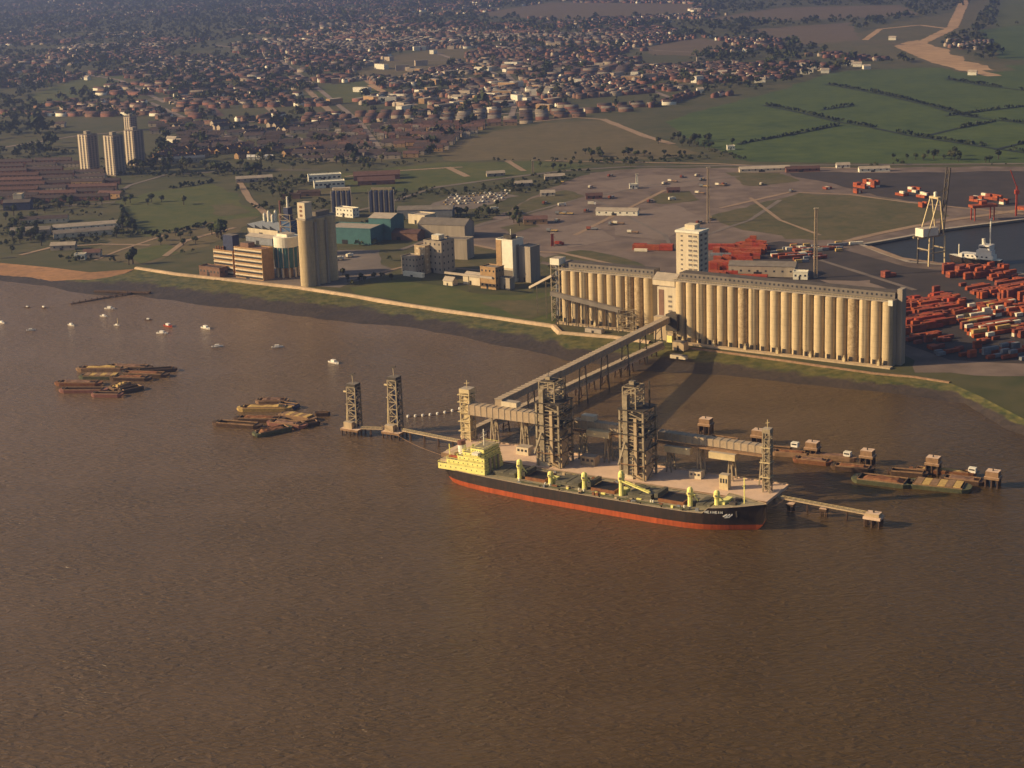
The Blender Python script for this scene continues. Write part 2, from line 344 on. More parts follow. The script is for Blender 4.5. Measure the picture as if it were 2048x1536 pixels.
# concrete sea wall with a path on top
def seawall(pix, label, h=1.7, w=2.6, m='wallc'):
    pts = []; P_ = [W(x, y) for x, y in pix]
    for i in range(len(P_)-1):
        k = max(1, int((P_[i+1]-P_[i]).length/14)); pts += [P_[i].lerp(P_[i+1], j/k) for j in range(k)]
    pts.append(P_[-1]); mb = MB(); n = len(pts); vs_ = []
    for i, p in enumerate(pts):
        d = (pts[min(i+1,n-1)]-pts[max(i-1,0)]).normalized(); s_ = Vector((-d.y,d.x,0))*1.0
        if s_.y < 0: s_ = -s_
        hh = h+.25*noise.noise(p*.02)
        for off, z in ((-2.8,-.6),(-1.2,hh-.1),(-1.0,hh),(w-1.2,hh),(w,-.3)): vs_.append(p+s_*off+Vector((0,0,z)))
    mb.add(vs_, [(5*i+k, 5*i+5+k, 5*i+6+k, 5*i+1+k) for i in range(n-1) for k in range(4)])
    return tag(mb.build('sea_wall', M[m]), label, 'sea wall')
M['wallc'] = mat('sea_wall_concrete', (.44,.32,.20), .9, .35, .03, scale2=.3)
seawall([(272,537),(350,549),(450,560),(600,577),(700,592),(800,609),(900,624),(1000,638),(1108,654)], 'long pale concrete sea wall running along the river bank to the silos')
seawall([(1108,654),(1121,667),(1230,676),(1300,686)], 'short stepped length of sea wall below the shorter silo row', 1.5)
seawall([(1370,695),(1450,705),(1600,726),(1750,747),(1830,754),(1900,765)], 'low earthy river wall in front of the longer silo row', .7, 1.6, 'plank')

# ---------------------------------------------------------------- fields, yards and roads
z1, z2, z3, z4 = LAND+.05, LAND+.11, LAND+.26, LAND+.50
EXCL = []; FN = [0]
def field(name, poly, m, z=z1, ex=True, step=14, amp=14, hole=None):
    if ex: EXCL.append(poly)
    FN[0] += 1; z += .0015*FN[0]
    return sheet(name, poly, z, m, step, amp, hole=hole)
field('field', [(1330,243),(1420,215),(1535,187),(1640,152),(1700,141),(2200,125),(2200,330),(1500,324),(1440,302),(1370,277)], M['grassg'])
field('field', [(870,305),(950,272),(1080,247),(1205,240),(1330,288),(1405,306),(1310,319),(900,322)], M['grassb'])
field('field', [(660,350),(780,335),(900,324),(1100,324),(1210,330),(1000,358),(830,380),(700,385)], M['grassg2'])
field('field', [(225,405),(330,380),(420,366),(470,385),(520,432),(420,444),(300,474),(240,445)], M['grassg2'])
field('field', [(170,500),(215,478),(300,474),(420,444),(520,432),(420,492),(290,530),(190,520)], M['grassb'])
field('field', [(650,170),(740,160),(770,190),(680,210),(600,200)], M['grassg2'])
field('yard', [(905,480),(1000,430),(1080,385),(1180,345),(1300,336),(1600,336),(2300,332),(2300,760),(1900,745),(1830,745),(1780,700),(1340,600),(1120,540)], M['asph'], hole=[p+Vector((0,0,.06)) for p in dock])
field('field', [(1425,430),(1500,410),(1600,386),(1720,392),(1860,410),(1900,432),(1820,452),(1690,482),(1570,478),(1470,455)], M['rough'], z2)
field('yard', [(1430,500),(1560,482),(1680,496),(1750,517),(1815,534),(1980,548),(2060,560),(2300,595),(2300,740),(1900,720),(1815,690),(1430,560)], M['asphdark'], z2, amp=3)
field('yard', [(1560,345),(1800,345),(2300,340),(2300,405),(2048,410),(1900,415),(1720,380)], M['asphdark'], z2)
field('field', [(700,575),(800,558),(1000,590),(1105,585),(1108,648),(900,620),(710,588)], M['grassg2'], z1)
field('yard', [(425,560),(545,520),(680,500),(760,500),(790,540),(680,575),(600,573)], M['roadg'], z1)
field('yard', [(790,545),(900,490),(1060,500),(1110,560),(1060,585),(850,560)], M['rough'], z2)
field('car_park', [(860,415),(895,392),(1010,383),(1040,392),(960,412),(890,428)], M['roadg'], z2)
field('field', [(700,150),(790,110),(900,95),(960,100),(900,130),(800,160)], M['grassb'])
field('field', [(1600,88),(1720,66),(1800,42),(1900,25),(1960,0),(1990,0),(1940,60),(1880,90),(1960,120),(2048,140),(1940,147),(1830,125),(1700,112)], M['rough'])
field('sand_pit', [(1800,88),(1835,80),(1880,95),(1930,118),(1990,140),(1930,142),(1850,118)], M['pit'], z2, ex=False)
field('field', [(1290,95),(1400,75),(1480,92),(1400,112),(1300,110)], M['arable'])
field('field', [(930,30),(1100,5),(1400,8),(1360,30),(1150,40)], M['arable'])
field('field', [(1480,60),(1700,45),(1720,80),(1600,90)], M['arable'])
field('field', [(1960,60),(2200,30),(2200,120),(2000,118)], M['grassg'])
field('field', [(2000,0),(2200,-30),(2200,30),(1990,55)], M['grassg2'])
field('field', [(60,190),(150,160),(260,150),(200,180),(80,215)], M['grassg2'])
field('field', [(1400,40),(1560,15),(1800,10),(1840,30),(1600,40)], M['arable'])
RN_ = [0]
for pg, m_ in [([(1010,428),(1060,398),(1130,380),(1170,392),(1090,420),(1030,440)],'rough'), ([(1080,520),(1160,500),(1260,520),(1320,548),(1250,548),(1130,532)],'rough'), ([(1180,365),(1300,350),(1420,352),(1380,372),(1240,380)],'asph2'), ([(1230,430),(1350,410),(1410,440),(1330,480),(1230,470)],'asph2'), ([(1090,460),(1180,440),(1230,480),(1140,495)],'asph2'), ([(1450,345),(1560,345),(1600,362),(1500,372)],'rough'), ([(1300,390),(1380,382),(1400,400),(1320,408)],'rough'), ([(1640,560),(1740,560),(1790,585),(1700,590)],'asph2'), ([(1000,455),(1060,440),(1080,452),(1020,470)],'rough'), ([(420,410),(470,405),(500,425),(440,432)],'rough'), ([(560,385),(660,375),(700,392),(600,405)],'rough'), ([(250,505),(330,488),(360,505),(280,528)],'grassg2'), ([(1130,620),(1108,590),(1060,600),(1000,600),(960,606),(1060,640)],'rough')]:
    field('yard_patch' if m_ == 'asph2' else 'grass_patch', pg, M[m_], z2+.03, ex=False, step=10, amp=7)
for ln, w, m in [([(1000,440),(1150,400),(1300,370),(1480,352)], 5, 'roadg'), ([(1150,470),(1250,420),(1330,380)], 5, 'roadm'), ([(1180,395),(1330,470),(1345,500)], 4, 'roadg'), ([(1410,470),(1500,440),(1560,400)], 5, 'roadg'), ([(1640,520),(1720,545),(1830,580)], 5, 'roadg'), ([(1500,395),(1560,440),(1640,470)], 4, 'roadm'), ([(430,515),(520,478),(640,440),(760,410),(860,378)], 6, 'roadg'), ([(700,560),(820,530),(960,540),(1060,560)], 5, 'roadm'), ([(800,500),(880,470),(1000,440)], 6, 'roadg'), ([(0,418),(120,412),(230,404)], 6, 'roadg'), ([(210,400),(260,370),(330,350),(480,340),(640,340)], 6, 'roadg'), ([(190,520),(240,500),(330,470)], 4, 'roadm'),
        ([(1090,321),(1420,327),(1560,333),(1790,338)], 7, 'roadm'), ([(860,376),(1000,357),(1130,341),(1260,333),(1500,331),(2200,326)], 9, 'roadg'),
        ([(690,353),(800,341),(900,335),(925,334)], 7, 'roadm'), ([(895,334),(935,353)], 9, 'roadm'), ([(1014,321),(1048,342)], 8, 'roadm'), ([(1205,238),(1290,272),(1345,288)], 12, 'roadm'),
        ([(330,512),(370,482),(410,470),(470,455)], 6, 'roadm'), ([(478,362),(500,400),(545,438)], 8, 'roadm'), ([(1440,416),(1580,384),(1700,389),(1820,405),(2048,428)], 6, 'roadm'),
        ([(1690,483),(1760,466),(1830,452),(1900,440),(2100,412)], 9, 'roadm'), ([(1735,492),(1800,516),(1890,528)], 7, 'roadm'),
        ([(40,510),(100,495),(200,488),(300,490)], 6, 'roadm'), ([(500,180),(560,235)], 14, 'roadm'), ([(610,175),(660,222)], 12, 'roadm'), ([(720,150),(760,180),(830,210)], 14, 'roadm'), ([(400,195),(440,232)], 16, 'rooftile'),
        ([(1130,520),(1250,540),(1340,565)], 8, 'roadg'), ([(900,480),(1000,500),(1120,505),(1300,545)], 6, 'roadm'), ([(740,170),(790,195)], 14, 'pit'), ([(1930,0),(1905,55),(1850,82),(1800,92),(1880,125),(1990,152)], 30, 'pit'), ([(1730,80),(1760,58),(1840,50),(1900,58)], 16, 'pit'), ([(1715,84),(1770,86),(1810,90)], 14, 'arable'),
        ([(880,245),(1000,250),(1150,235),(1210,239)], 8, 'roadm'), ([(150,150),(260,138),(390,130)], 12, 'grassb')]:
    RN_[0] += .004; strip('road', ln, w, z3+RN_[0], M[m], amp=.3)
STREETS = [[(-40,302),(150,272),(330,256),(520,242),(640,250)], [(300,205),(420,258),(520,300)], [(560,120),(640,180),(720,245),(760,300)], [(870,105),(1000,150),(1110,220)], [(690,255),(850,236),(1000,228),(1180,215)], [(-40,236),(120,226),(300,200),(460,180)], [(880,60),(1100,76),(1300,100),(1500,110)], [(1150,115),(1250,160),(1340,195)], [(430,90),(600,112),(800,122),(1000,118)], [(160,62),(400,76),(620,60)], [(960,180),(1100,170),(1260,175),(1420,165)], [(500,250),(610,280),(700,290),(850,280)], [(60,130),(240,160),(330,205)], [(1000,130),(1040,180),(1020,240)], [(760,190),(900,200),(1060,205)]]
for ln in STREETS: RN_[0] += .004; strip('road', ln, 10, z3+RN_[0], M['roads'], amp=.2)
# ditches crossing the marsh fields
DITCH = [[(1525,210),(1600,225),(1673,243),(1734,253),(1820,271),(1990,297),(2100,312)], [(1650,168),(1765,189),(1861,212),(1929,232),(2060,248)], [(1474,288),(1587,268),(1676,250)],
         [(1850,272),(1929,253),(1985,243)], [(1890,232),(1980,220),(2070,210)], [(1990,299),(2070,280)], [(1890,158),(1960,170),(2060,182)], [(1640,220),(1700,212)]]
M['ditch'] = mat('ditch_water_and_reeds', (.018,.024,.014), .7, .3, .1)
for i_, d in enumerate(DITCH): strip('ditch', d, 6, z4+.004*i_, M['ditch'], amp=.5)

# ---------------------------------------------------------------- plants
def crown_mesh(name, seed, n=150, m='leaf'):
    r = random.Random(seed); mb = MB(); lobes = [(Vector((r.uniform(-.5,.5), r.uniform(-.5,.5), r.uniform(-.25,.4))), r.uniform(.42,.7)) for _ in range(6)]
    for _ in range(n):
        c, rad = r.choice(lobes); d = Vector((r.gauss(0,1), r.gauss(0,1), r.gauss(0,1))).normalized(); p = c+d*rad*r.uniform(.65,1.02)
        t = d.orthogonal().normalized(); t.rotate(Matrix.Rotation(r.uniform(0,6.28), 3, d)); t = (t+d*r.uniform(-.5,.5)).normalized(); b = d.cross(t).normalized(); s_ = r.uniform(.13,.26)
        mb.add([p-t*s_-b*s_*.7, p+t*s_*.9-b*s_*.5, p+t*s_+b*s_*.8, p-t*s_*.7+b*s_], [(0,1,2,3)])
    return mb.mesh(name, M[m])
CROWNS = [crown_mesh('crown', i, 150, ['leaf2','leaf','leaf3'][i % 3]) for i in range(6)]
tm = MB(); tm.cyl((0,0,0),(0,0,.55),.05,.03,6)
for k in range(4):
    a = k*1.6; tm.cyl((0,0,.3+.06*k),(.22*math.cos(a),.22*math.sin(a),.62+.05*k),.022,.01,5)
TRUNK = tm.mesh('trunk', M['bark'])
NT = [0]
def tree(px, py, h, wd=None, label=None, group='trees on the near land', dark=False):
    p = W(px, py) if py is not None else px; wd = wd or h*random.uniform(.34,.46)
    t = thing('tree', label or 'dark leafy tree standing among others beside fields and houses', 'tree', p, random.uniform(0,6), group)
    inst('trunk', TRUNK, t, sc=(h,h,h)); inst('crown', CROWNS[0 if dark else random.randrange(6)], t, (0,0,h*.62), 0, (wd,wd,h*.42)); NT[0] += 1
for cx, cy_, n, sx, sy, h, lab in [
    (470,340,34,85,13,11,'dark leafy tree in the wood above the green fields'), (1250,312,26,150,4,8,'round tree in the row along the railway line'), (1385,288,22,45,12,10,'tree in the clump at the corner of the marsh fields'),
    (250,455,14,18,25,10,'tree on the edge of the left green field'), (40,470,22,38,38,11,'tree among the sheds near the beach'), (440,475,6,9,12,14,'tall dark tree behind the banded brown mill'),
    (1930,318,16,120,5,10,'tree along the far side of the container yard'), (560,395,12,45,20,9,'tree beside the road above the mill'), (940,430,12,45,12,8,'bush on the edge of the yard below the car park'),
    (350,485,12,60,14,7,'bush on the rough grass by the sea wall'), (700,330,18,60,10,10,'tree below the housing rows at the middle'), (330,330,26,55,14,10,'tree around the apartment towers'), (110,415,16,90,10,9,'tree between the terraced rows and the sheds'),
    (1040,440,9,25,14,7,'bush beside the low brown shed'), (1140,335,8,70,5,7,'small tree on the road bank north of the yard'), (300,408,7,70,4,9,'tree in the hedge of the left green field'), (720,560,7,60,9,6,'bush on the grass behind the sea wall')]:
    for _ in range(n): tree(cx+random.gauss(0,sx*.55), cy_+random.gauss(0,sy*.55), h*random.uniform(.7,1.25), label=lab, group=lab)
tree(266,528,16,5.5,'lone very dark tree at the left end of the sea wall', None, True); tree(258,530,11,4.5,'smaller dark tree just left of the lone dark tree', None, True)
def hedge(line, label, h=4.2, w=3):
    mb = MB(); pts = [W(x, y) for x, y in line]
    for i in range(len(pts)-1):
        L = (pts[i+1]-pts[i]).length
        for _ in range(int(L*.9)):
            c = pts[i].lerp(pts[i+1], random.random())
            if noise.noise(c*.012) < -.25: continue
            hh = h*(.5+.8*max(0, .5+noise.noise(c*.03)))
            p = c+Vector((random.uniform(-w,w)*.5+5, random.uniform(-w,w)*.5, random.uniform(.15,1)*hh)); t = Vector((random.gauss(0,1),random.gauss(0,1),random.gauss(0,1))).normalized(); b = t.orthogonal().normalized(); s_ = random.uniform(.8,1.9)
            mb.add([p-t*s_-b*s_, p+t*s_-b*s_, p+t*s_+b*s_, p-t*s_+b*s_], [(0,1,2,3)])
    tag(mb.build('hedge', M['leaf2']), label, 'hedge')
for d, lb in zip(DITCH, ['long broken hedge along the ditch across the middle of the marsh fields', 'hedge along the ditch across the upper marsh fields', 'hedge from the yard corner up to the middle ditch', 'short hedge joining the two long ditches at the right', 'thin hedge high in the marsh fields at the picture edge', 'thick dark hedge at the lower right corner of the marsh', 'topmost thin hedge of the marsh fields', 'tiny stub of hedge inside the upper marsh field']): hedge(d, lb)
hedge([(232,405),(240,440),(262,462)], 'dark hedge on the left side of the green field'); hedge([(330,378),(420,365)], 'hedge along the top of the left green field'); hedge([(250,470),(340,466),(430,444),(520,431)], 'hedge between the two left green fields', 4)

# ---------------------------------------------------------------- the town: nearest houses single, the rest as one mass
TOWN = [(-500,425),(0,404),(190,398),(235,345),(400,322),(560,312),(640,330),(870,312),(900,290),(980,262),(1100,238),(1200,232),(1330,212),(1520,182),(1640,147),(1750,128),(2300,110),(2300,-20),(-500,-20)]
def house_mesh(rm, wm, L=9, D=8, hip=False):
    mb = MB(); mb.gable(-L/2, L/2, -D/2, D/2, -.5, 5.2, 8.4, 0, 1, .35); mb.box(L*.28, L*.28+.9, -.5, .5, 7.4, 9.6, 2)
    for x in (-L*.28, L*.22):
        for z in (1.0, 3.4): mb.box(x-.7, x+.7, -D/2-.06, -D/2-.003, z, z+1.2, 3)
    return mb.mesh('house', [M[wm], M[rm], M['brick'], M['glass']])
HM = [house_mesh('rooftile','brickred'), house_mesh('roofbrown','brick',10), house_mesh('rooftile','wallw',11), house_mesh('roofgrey','wallw',9), house_mesh('roofbrown','wallw',14,9), house_mesh('rooftile','tan',16,8)]
cell = 190.0; hs = []; trs = []
for ix in range(-22, 24):
    for iy in range(9, 46):
        cxw, cyw = ix*cell+RNG.uniform(-40,40), 400+iy*cell+RNG.uniform(-40,40)
        p0 = PXn(np.array([[cxw, cyw]]))[0]
        if not (-480 < p0[0] < 2420 and -40 < p0[1] < 430): continue
        far = cyw > 4200
        dense = math.exp(-((p0[0]-1080)/520)**2)*math.exp(-((p0[1]-190)/110)**2); left = p0[0] < 700
        wood = .30+.25*(p0[0] < 520 and p0[1] < 260)+.2*(p0[1] < 60)-.2*dense+.25*noise.noise(Vector((cxw,cyw,0))*.0011)
        u_ = RNG.random(); ang = noise.noise(Vector((cxw,cyw,5))*.0009)*2.2+(0 if RNG.random() < .7 else .8)
        if p0[0] > 1400: wood += .3
        if p0[0] > 1650: wood += .25
        if u_ < wood:
            n = 60 if not far else 36; q = np.column_stack([RNG.uniform(-.6,.6,n)*cell+cxw, RNG.uniform(-.6,.6,n)*cell+cyw]); trs.append(np.column_stack([q, RNG.uniform(8,15,n)]))
        elif u_ < wood+.06: 
            n = 8; q = np.column_stack([RNG.uniform(-.6,.6,n)*cell+cxw, RNG.uniform(-.6,.6,n)*cell+cyw]); trs.append(np.column_stack([q, RNG.uniform(5,9,n)]))
        else:
            rowsp = RNG.uniform(38,50); rowhs = RNG.random() < .62; sp = RNG.uniform(20,34) if rowhs else RNG.uniform(12,17); half = sp*.42 if rowhs else 0; tone = RNG.random(); rowsp *= 1.25 if rowhs else 1; ca, sa = math.cos(ang), math.sin(ang)
            for r_ in np.arange(-cell*.55, cell*.55, rowsp):
                for side in (-7.5, 7.5):
                    s_ = np.arange(-cell*.55, cell*.55, sp); s_ = s_[RNG.random(len(s_)) < ((.62+.18*dense) if rowhs else .62 if dense < .3 else .8)]
                    if not len(s_): continue
                    yy = r_+side+RNG.normal(0,1,len(s_)); q = np.column_stack([cxw+s_*ca-yy*sa, cyw+s_*sa+yy*ca]); hs.append(np.column_stack([q, np.full(len(s_), ang)+RNG.normal(0,.02 if rowhs else .06,len(s_)), np.full(len(s_), half), np.full(len(s_), tone)]))
            n = int(RNG.integers(32,54)*(1.35 if left else 1-.35*dense)); q = np.column_stack([RNG.uniform(-.6,.6,n)*cell+cxw, RNG.uniform(-.6,.6,n)*cell+cyw]); trs.append(np.column_stack([q, RNG.uniform(5,12,n)]))
hs = np.vstack(hs); trs = np.vstack(trs)
def keep(a):
    p = PXn(a[:, :2]); k = inpoly(p, TOWN) & (p[:,0] > -440) & (p[:,0] < 2290)
    for e in EXCL: k &= ~inpoly(p, e)
    for d in ([(120,235),(310,235),(310,352),(120,352)], [(-100,320),(205,312),(205,404),(-100,414)], [(600,335),(800,335),(800,380),(600,380)]): k &= ~inpoly(p, d)
    for ln in STREETS:
        w_ = [W(x, y) for x, y in ln]
        for s0_, s1_ in zip(w_, w_[1:]):
            A = np.array([s0_.x, s0_.y]); D = np.array([s1_.x, s1_.y])-A; t_ = np.clip(((a[:, :2]-A) @ D)/(D @ D), 0, 1); k &= np.hypot(*(a[:, :2]-A-t_[:,None]*D).T) > 11
    return k, p
k, p = keep(hs); hs = hs[k]; hp = p[k]; order = np.argsort(-hp[:,1]*(1)+0*hp[:,0]); hs = hs[order]; hp = hp[order]
vis = np.where((hp[:,0] > 5) & (hp[:,0] < 2040))[0][:290]; single = np.zeros(len(hs), bool); single[vis] = True
def zone(px, py):
    return ('left of the apartment towers' if px < 150 else 'around the apartment towers' if px < 330 else 'above the wood' if px < 600 else 'above the white works sheds' if px < 760 else 'above the red roofed works' if px < 900 else 'beside the dry field')
HT = ['small red brick house', 'dark-roofed brown house', 'red-roofed pale house', 'grey-roofed pale house', 'long brown-roofed terrace', 'long red-roofed terrace']
vp = hp[vis]; band = np.digitize(vp[:,1], np.quantile(vp[:,1], [.25,.5,.75])); BW_ = ['fourth street','third street','second street','front street']
for kk, i in enumerate(vis):
    x, y, a = hs[i][:3]; t = int(RNG.integers(0,6)) if hs[i][3] == 0 else (4, 5)[int(hs[i][4] > .5)]; z_ = zone(hp[i,0], hp[i,1])
    o = inst('house', HM[t], None, (x, y, LAND+.3), a, (1 if hs[i][3] == 0 else hs[i][3]/(7 if t == 4 else 8),1,1)); tag(o, HT[t]+', '+BW_[band[kk]]+', '+z_, 'house', 'town houses '+z_)
rest = hs[~single]; n = len(rest)
L_ = RNG.uniform(4,6.5,n)*np.where(RNG.random(n) < .16, 2.2, 1); D_ = RNG.uniform(3.4,4.6,n); H_ = RNG.uniform(4.6,5.8,n); K_ = H_+RNG.uniform(2.4,3.6,n)
L_ = np.where(rest[:,3] > 0, rest[:,3], L_); flat = RNG.random(n) < .03; L_[flat] *= 2.0; D_[flat] *= 2.2; K_[flat] = H_[flat]+.6
B = np.zeros((n,10,3))
for j, (sx, sy) in enumerate([(-1,-1),(1,-1),(1,1),(-1,1)]):
    B[:,j,0] = sx*L_; B[:,j,1] = sy*D_; B[:,j,2] = -.5; B[:,4+j,0] = sx*L_; B[:,4+j,1] = sy*D_; B[:,4+j,2] = H_
B[:,8,0] = -L_; B[:,9,0] = L_; B[:,8:,2] = K_[:,None]
ca, sa = np.cos(rest[:,2])[:,None], np.sin(rest[:,2])[:,None]
V = np.stack([B[:,:,0]*ca-B[:,:,1]*sa+rest[:,0:1], B[:,:,0]*sa+B[:,:,1]*ca+rest[:,1:2], B[:,:,2]+LAND], 2)
tp = np.array([(0,1,5),(0,5,4),(2,3,7),(2,7,6),(1,2,6),(1,6,9),(1,9,5),(3,0,4),(3,4,8),(3,8,7),(4,5,9),(4,9,8),(6,7,8),(6,8,9)])
T = (np.arange(n)[:,None,None]*10+tp[None]).reshape(-1,3)
wc = RNG.choice(4, n, p=[.40,.19,.33,.08]); rc = 4+np.clip((rest[:,4]*2.6+RNG.normal(0,.45,n)),0,3.0).astype(int); rc = np.where((rc == 7) & (RNG.random(n) < .6), 5, rc); mi = np.concatenate([np.repeat(wc[:,None],10,1), np.repeat(rc[:,None],4,1)], 1).ravel()
me = npmesh('distant_town', V.reshape(-1,3), T, mi, [M['brickred'],M['wallw'],M['brick'],M['white'],M['rooftile'],M['roofbrown'],M['roofgrey'],M['roofpale']])
o = bpy.data.objects.new('distant_houses', me); C.objects.link(o); o['kind'] = 'stuff'; o['label'] = 'mass of small red and pale houses of the town spreading to the distance'; o['category'] = 'houses'
k, p = keep(trs); trs = trs[k]
q = np.column_stack([RNG.uniform(-900,700,26000), RNG.uniform(1150,2700,26000)]); p = PXn(q)
ok = (p[:,0] > -20) & (p[:,0] < 2070) & (p[:,1] > 300) & (p[:,1] < 650) & inpoly(p, [(-60,250)]+[(x,y-12) for x,y in SH_TOP]+[(2200,250)])
for e in EXCL: ok &= ~inpoly(p, e)
cl = np.array([noise.noise(Vector((x,y,0))*.009)+.5*noise.noise(Vector((x,y,3))*.03) for x, y in q]); ok &= (cl > .12) & ~((p[:,0] > 400) & (p[:,0] < 700) & (p[:,1] > 420) & (p[:,1] < 570)) & ~((p[:,0] < 195) & (p[:,1] < 400) & (RNG.random(len(q)) < .6))
scr = np.column_stack([q[ok], RNG.uniform(2,6.5,ok.sum())]); print('scrub', len(scr)); trs[:,2] *= np.exp(RNG.normal(0,.3,len(trs))); trs = np.vstack([trs, scr]); n = len(trs); nf = 24
d = RNG.normal(size=(n,nf,3)); d /= np.linalg.norm(d, axis=2, keepdims=True); d[:,:,2] = np.abs(d[:,:,2])*1.1-.2
hh = trs[:,2][:,None,None]; c = np.concatenate([trs[:,:2], np.full((n,1), LAND)], 1)[:,None,:]+d*hh*np.array([.42,.42,.5])*RNG.uniform(.5,1.05,(n,nf,1))+np.array([0,0,.5])*hh
e1 = RNG.normal(size=(n,nf,3)); e1 /= np.linalg.norm(e1,axis=2,keepdims=True); e2 = np.cross(e1, RNG.normal(size=(n,nf,3))); e2 /= np.linalg.norm(e2,axis=2,keepdims=True)
s_ = hh*RNG.uniform(.13,.26,(n,nf,1)); V = np.stack([c-e1*s_-e2*s_*.6, c+e1*s_-e2*s_*.6, c+e2*s_*1.1], 2).reshape(-1,3)
T = np.arange(n*nf*3).reshape(-1,3); mi = np.repeat(RNG.integers(0,3,n), nf)
me = npmesh('distant_trees', V, T, mi, [M['leaf'],M['leaf2'],M['leaf3']]); o = bpy.data.objects.new('distant_trees', me); C.objects.link(o); o['kind'] = 'stuff'; o['label'] = 'dark woods, garden trees and scrub spread through town and fields'; o['category'] = 'trees'
print('town', len(hs), 'trees', len(trs), 'single trees', NT[0])
# ---------------------------------------------------------------- grain silos
def ang(a, b): return math.atan2(b.y-a.y, b.x-a.x)
ST = LAND+.1
def silo_row(pa, pb, n, h, depth, label, name='silo_block', stained=()):
    a, b = W(*pa), W(*pb); rz = ang(a, b); L = (b-a).length; w = L/n; r = w*.455
    t = thing(name, label, 'grain silo', a+Vector((0,0,.1)), rz)
    me = {}
    for key, mm in (('p', 'conc'), ('s', 'conc_st')):
        c = MB(); c.cyl((0,0,5.5),(0,0,h),r,n=20); c.cyl((0,0,.0),(0,0,5.5),r*.94,n=20,cap=False)
        me[key] = c.mesh('silo_bin', M[mm]); me[key].polygons.foreach_set('use_smooth', [len(p.vertices) == 4 for p in me[key].polygons])
    rows = max(2, round(depth/w))
    for i in range(n):
        for j in (0, rows-1): inst('silo_bin', me['s' if (i in stained and j == 0) else 'p'], t, ((i+.5)*w, r+j*w, 0), random.uniform(0,3))
    D = rows*w
    MB().box(.3, L-.3, r+1.6, D-r-.6, 0, h-.5).build('core_wall', M['conc'], t)
    MB().box(L-.3, L-.02, r*.9, D-r*.9, 0, h).build('end_wall', M['conc2'], t); MB().box(.02, .3, r*.9, D-r*.9, 0, h).build('end_wall', M['conc2'], t)
    MB().box(-.4, L+.4, .3, D-.2, h+.01, h+1.0, 0, 1).build('roof_slab', [M['conc2'], M['roofgrey']], t)
    g = MB(); g.box(1, L-1, D*.30, D*.72, h+1.0, h+5.2, 0, 1).build('roof_gallery', [M['roofgrey'], M['roofdark']], t)
    k = MB()
    for x in np.arange(3, L-2, 3.4): k.box(x, x+1.3, D*.30-.08, D*.30-.005, h+2.4, h+3.8)
    k.build('gallery_window', M['glass'], t, kind='stuff')
    k = MB()
    for x in np.arange(0, L, 2.2): k.beam((x,.35,h+1),(x,.35,h+2.1),.12)
    k.beam((0,.35,h+2.1),(L,.35,h+2.1),.14); k.beam((0,.35,h+1.5),(L,.35,h+1.5),.1); k.build('roof_railing', M['csteel'], t, kind='stuff')
    k = MB(); k.box(-1, L+1, -4.5, 0.6, 0, 1.1); k.build('loading_platform', M['beige'], t)
    dr = MB().box(-1.1,1.1,-.25,.15,1.1,4.3).mesh('hopper_door', M['dark'])
    for i in range(n): inst('hopper_door', dr, t, ((i+.5)*w, .35, 0))
    for i in range(0, n, 3):
        k = MB(); k.box(-.9,.9,-.9,.9,1.1,3.6); k.cyl((0,0,3.6),(0,0,5.2),.5,n=8); inst('dust_filter', k.mesh('dust_filter', M['csteel']), t, ((i+1.0)*w, -1.6, 0))
    lm = MB(); lm.beam((-.25,0,1),(-.25,0,h+1),.12); lm.beam((.25,0,1),(.25,0,h+1),.12)
    for q in np.arange(2,h,1.6): lm.beam((-.25,0,q),(.25,0,q),.1)
    lm = lm.mesh('ladder', M['dsteel']); dm = MB().beam((0,0,.5),(0,0,h),.32).mesh('downpipe', M['steel'])
    for i in range(1, n): inst('downpipe', dm, t, (i*w, r*.95, 0))
    for i in range(2, n, 5): inst('ladder', lm, t, ((i+.5)*w, -.28, 0))
    return t, rz, L, D, w
rowR, rzR, LR, DR, wR = silo_row((1348,684), (1782,736), 20, HGT(1782,736,606), 22, 'longer row of twenty pale concrete grain silos with a grey roof gallery', stained=(6,16))
rowL, rzL, LL, DL, wL = silo_row((1121,646), (1303,666), 10, HGT(1121,646,541), 22, 'shorter row of ten concrete grain silos left of the tall headhouse', stained=(7,8))
# end stair on the near end of the longer row
k = MB(); k.box(LR+.1, LR+3.6, DR*.35, DR*.65, 0, 52); k.build('stair_tower', M['conc2'], rowR)
MB().box(LR-2.5, LR+.6, -.9, 0.2, 42.4, 46).build('corner_vent', M['white'], rowR)
# stair and elevator frame on the left end of the shorter row
def lattice(mb, x0, x1, y0, y1, z0, z1, n, w=.5, bw=.3, x0t=None, x1t=None, y0t=None, y1t=None, legs=True, rings=True):
    x0t = x0 if x0t is None else x0t; x1t = x1 if x1t is None else x1t; y0t = y0 if y0t is None else y0t; y1t = y1 if y1t is None else y1t
    def cs(t):
        l = lambda a, b: a+(b-a)*t
        return [Vector((l(x0,x0t),l(y0,y0t),l(z0,z1))), Vector((l(x1,x1t),l(y0,y0t),l(z0,z1))), Vector((l(x1,x1t),l(y1,y1t),l(z0,z1))), Vector((l(x0,x0t),l(y1,y1t),l(z0,z1)))]
    for i in range(n):
        a, b = cs(i/n), cs((i+1)/n)
        for k in range(4):
            if legs: mb.beam(a[k], b[k], w)
            if rings: mb.beam(b[k], b[(k+1) % 4], bw)
            if i % 2: mb.beam(a[k], b[(k+1) % 4], bw)
            else: mb.beam(a[(k+1) % 4], b[k], bw)
def legs4(parent, x0, x1, y0, y1, z0, z1, w, m):
    for x, y in ((x0,y0),(x1,y0),(x1,y1),(x0,y1)): MB().beam((x,y,z0),(x,y,z1),w).build('leg', m, parent)
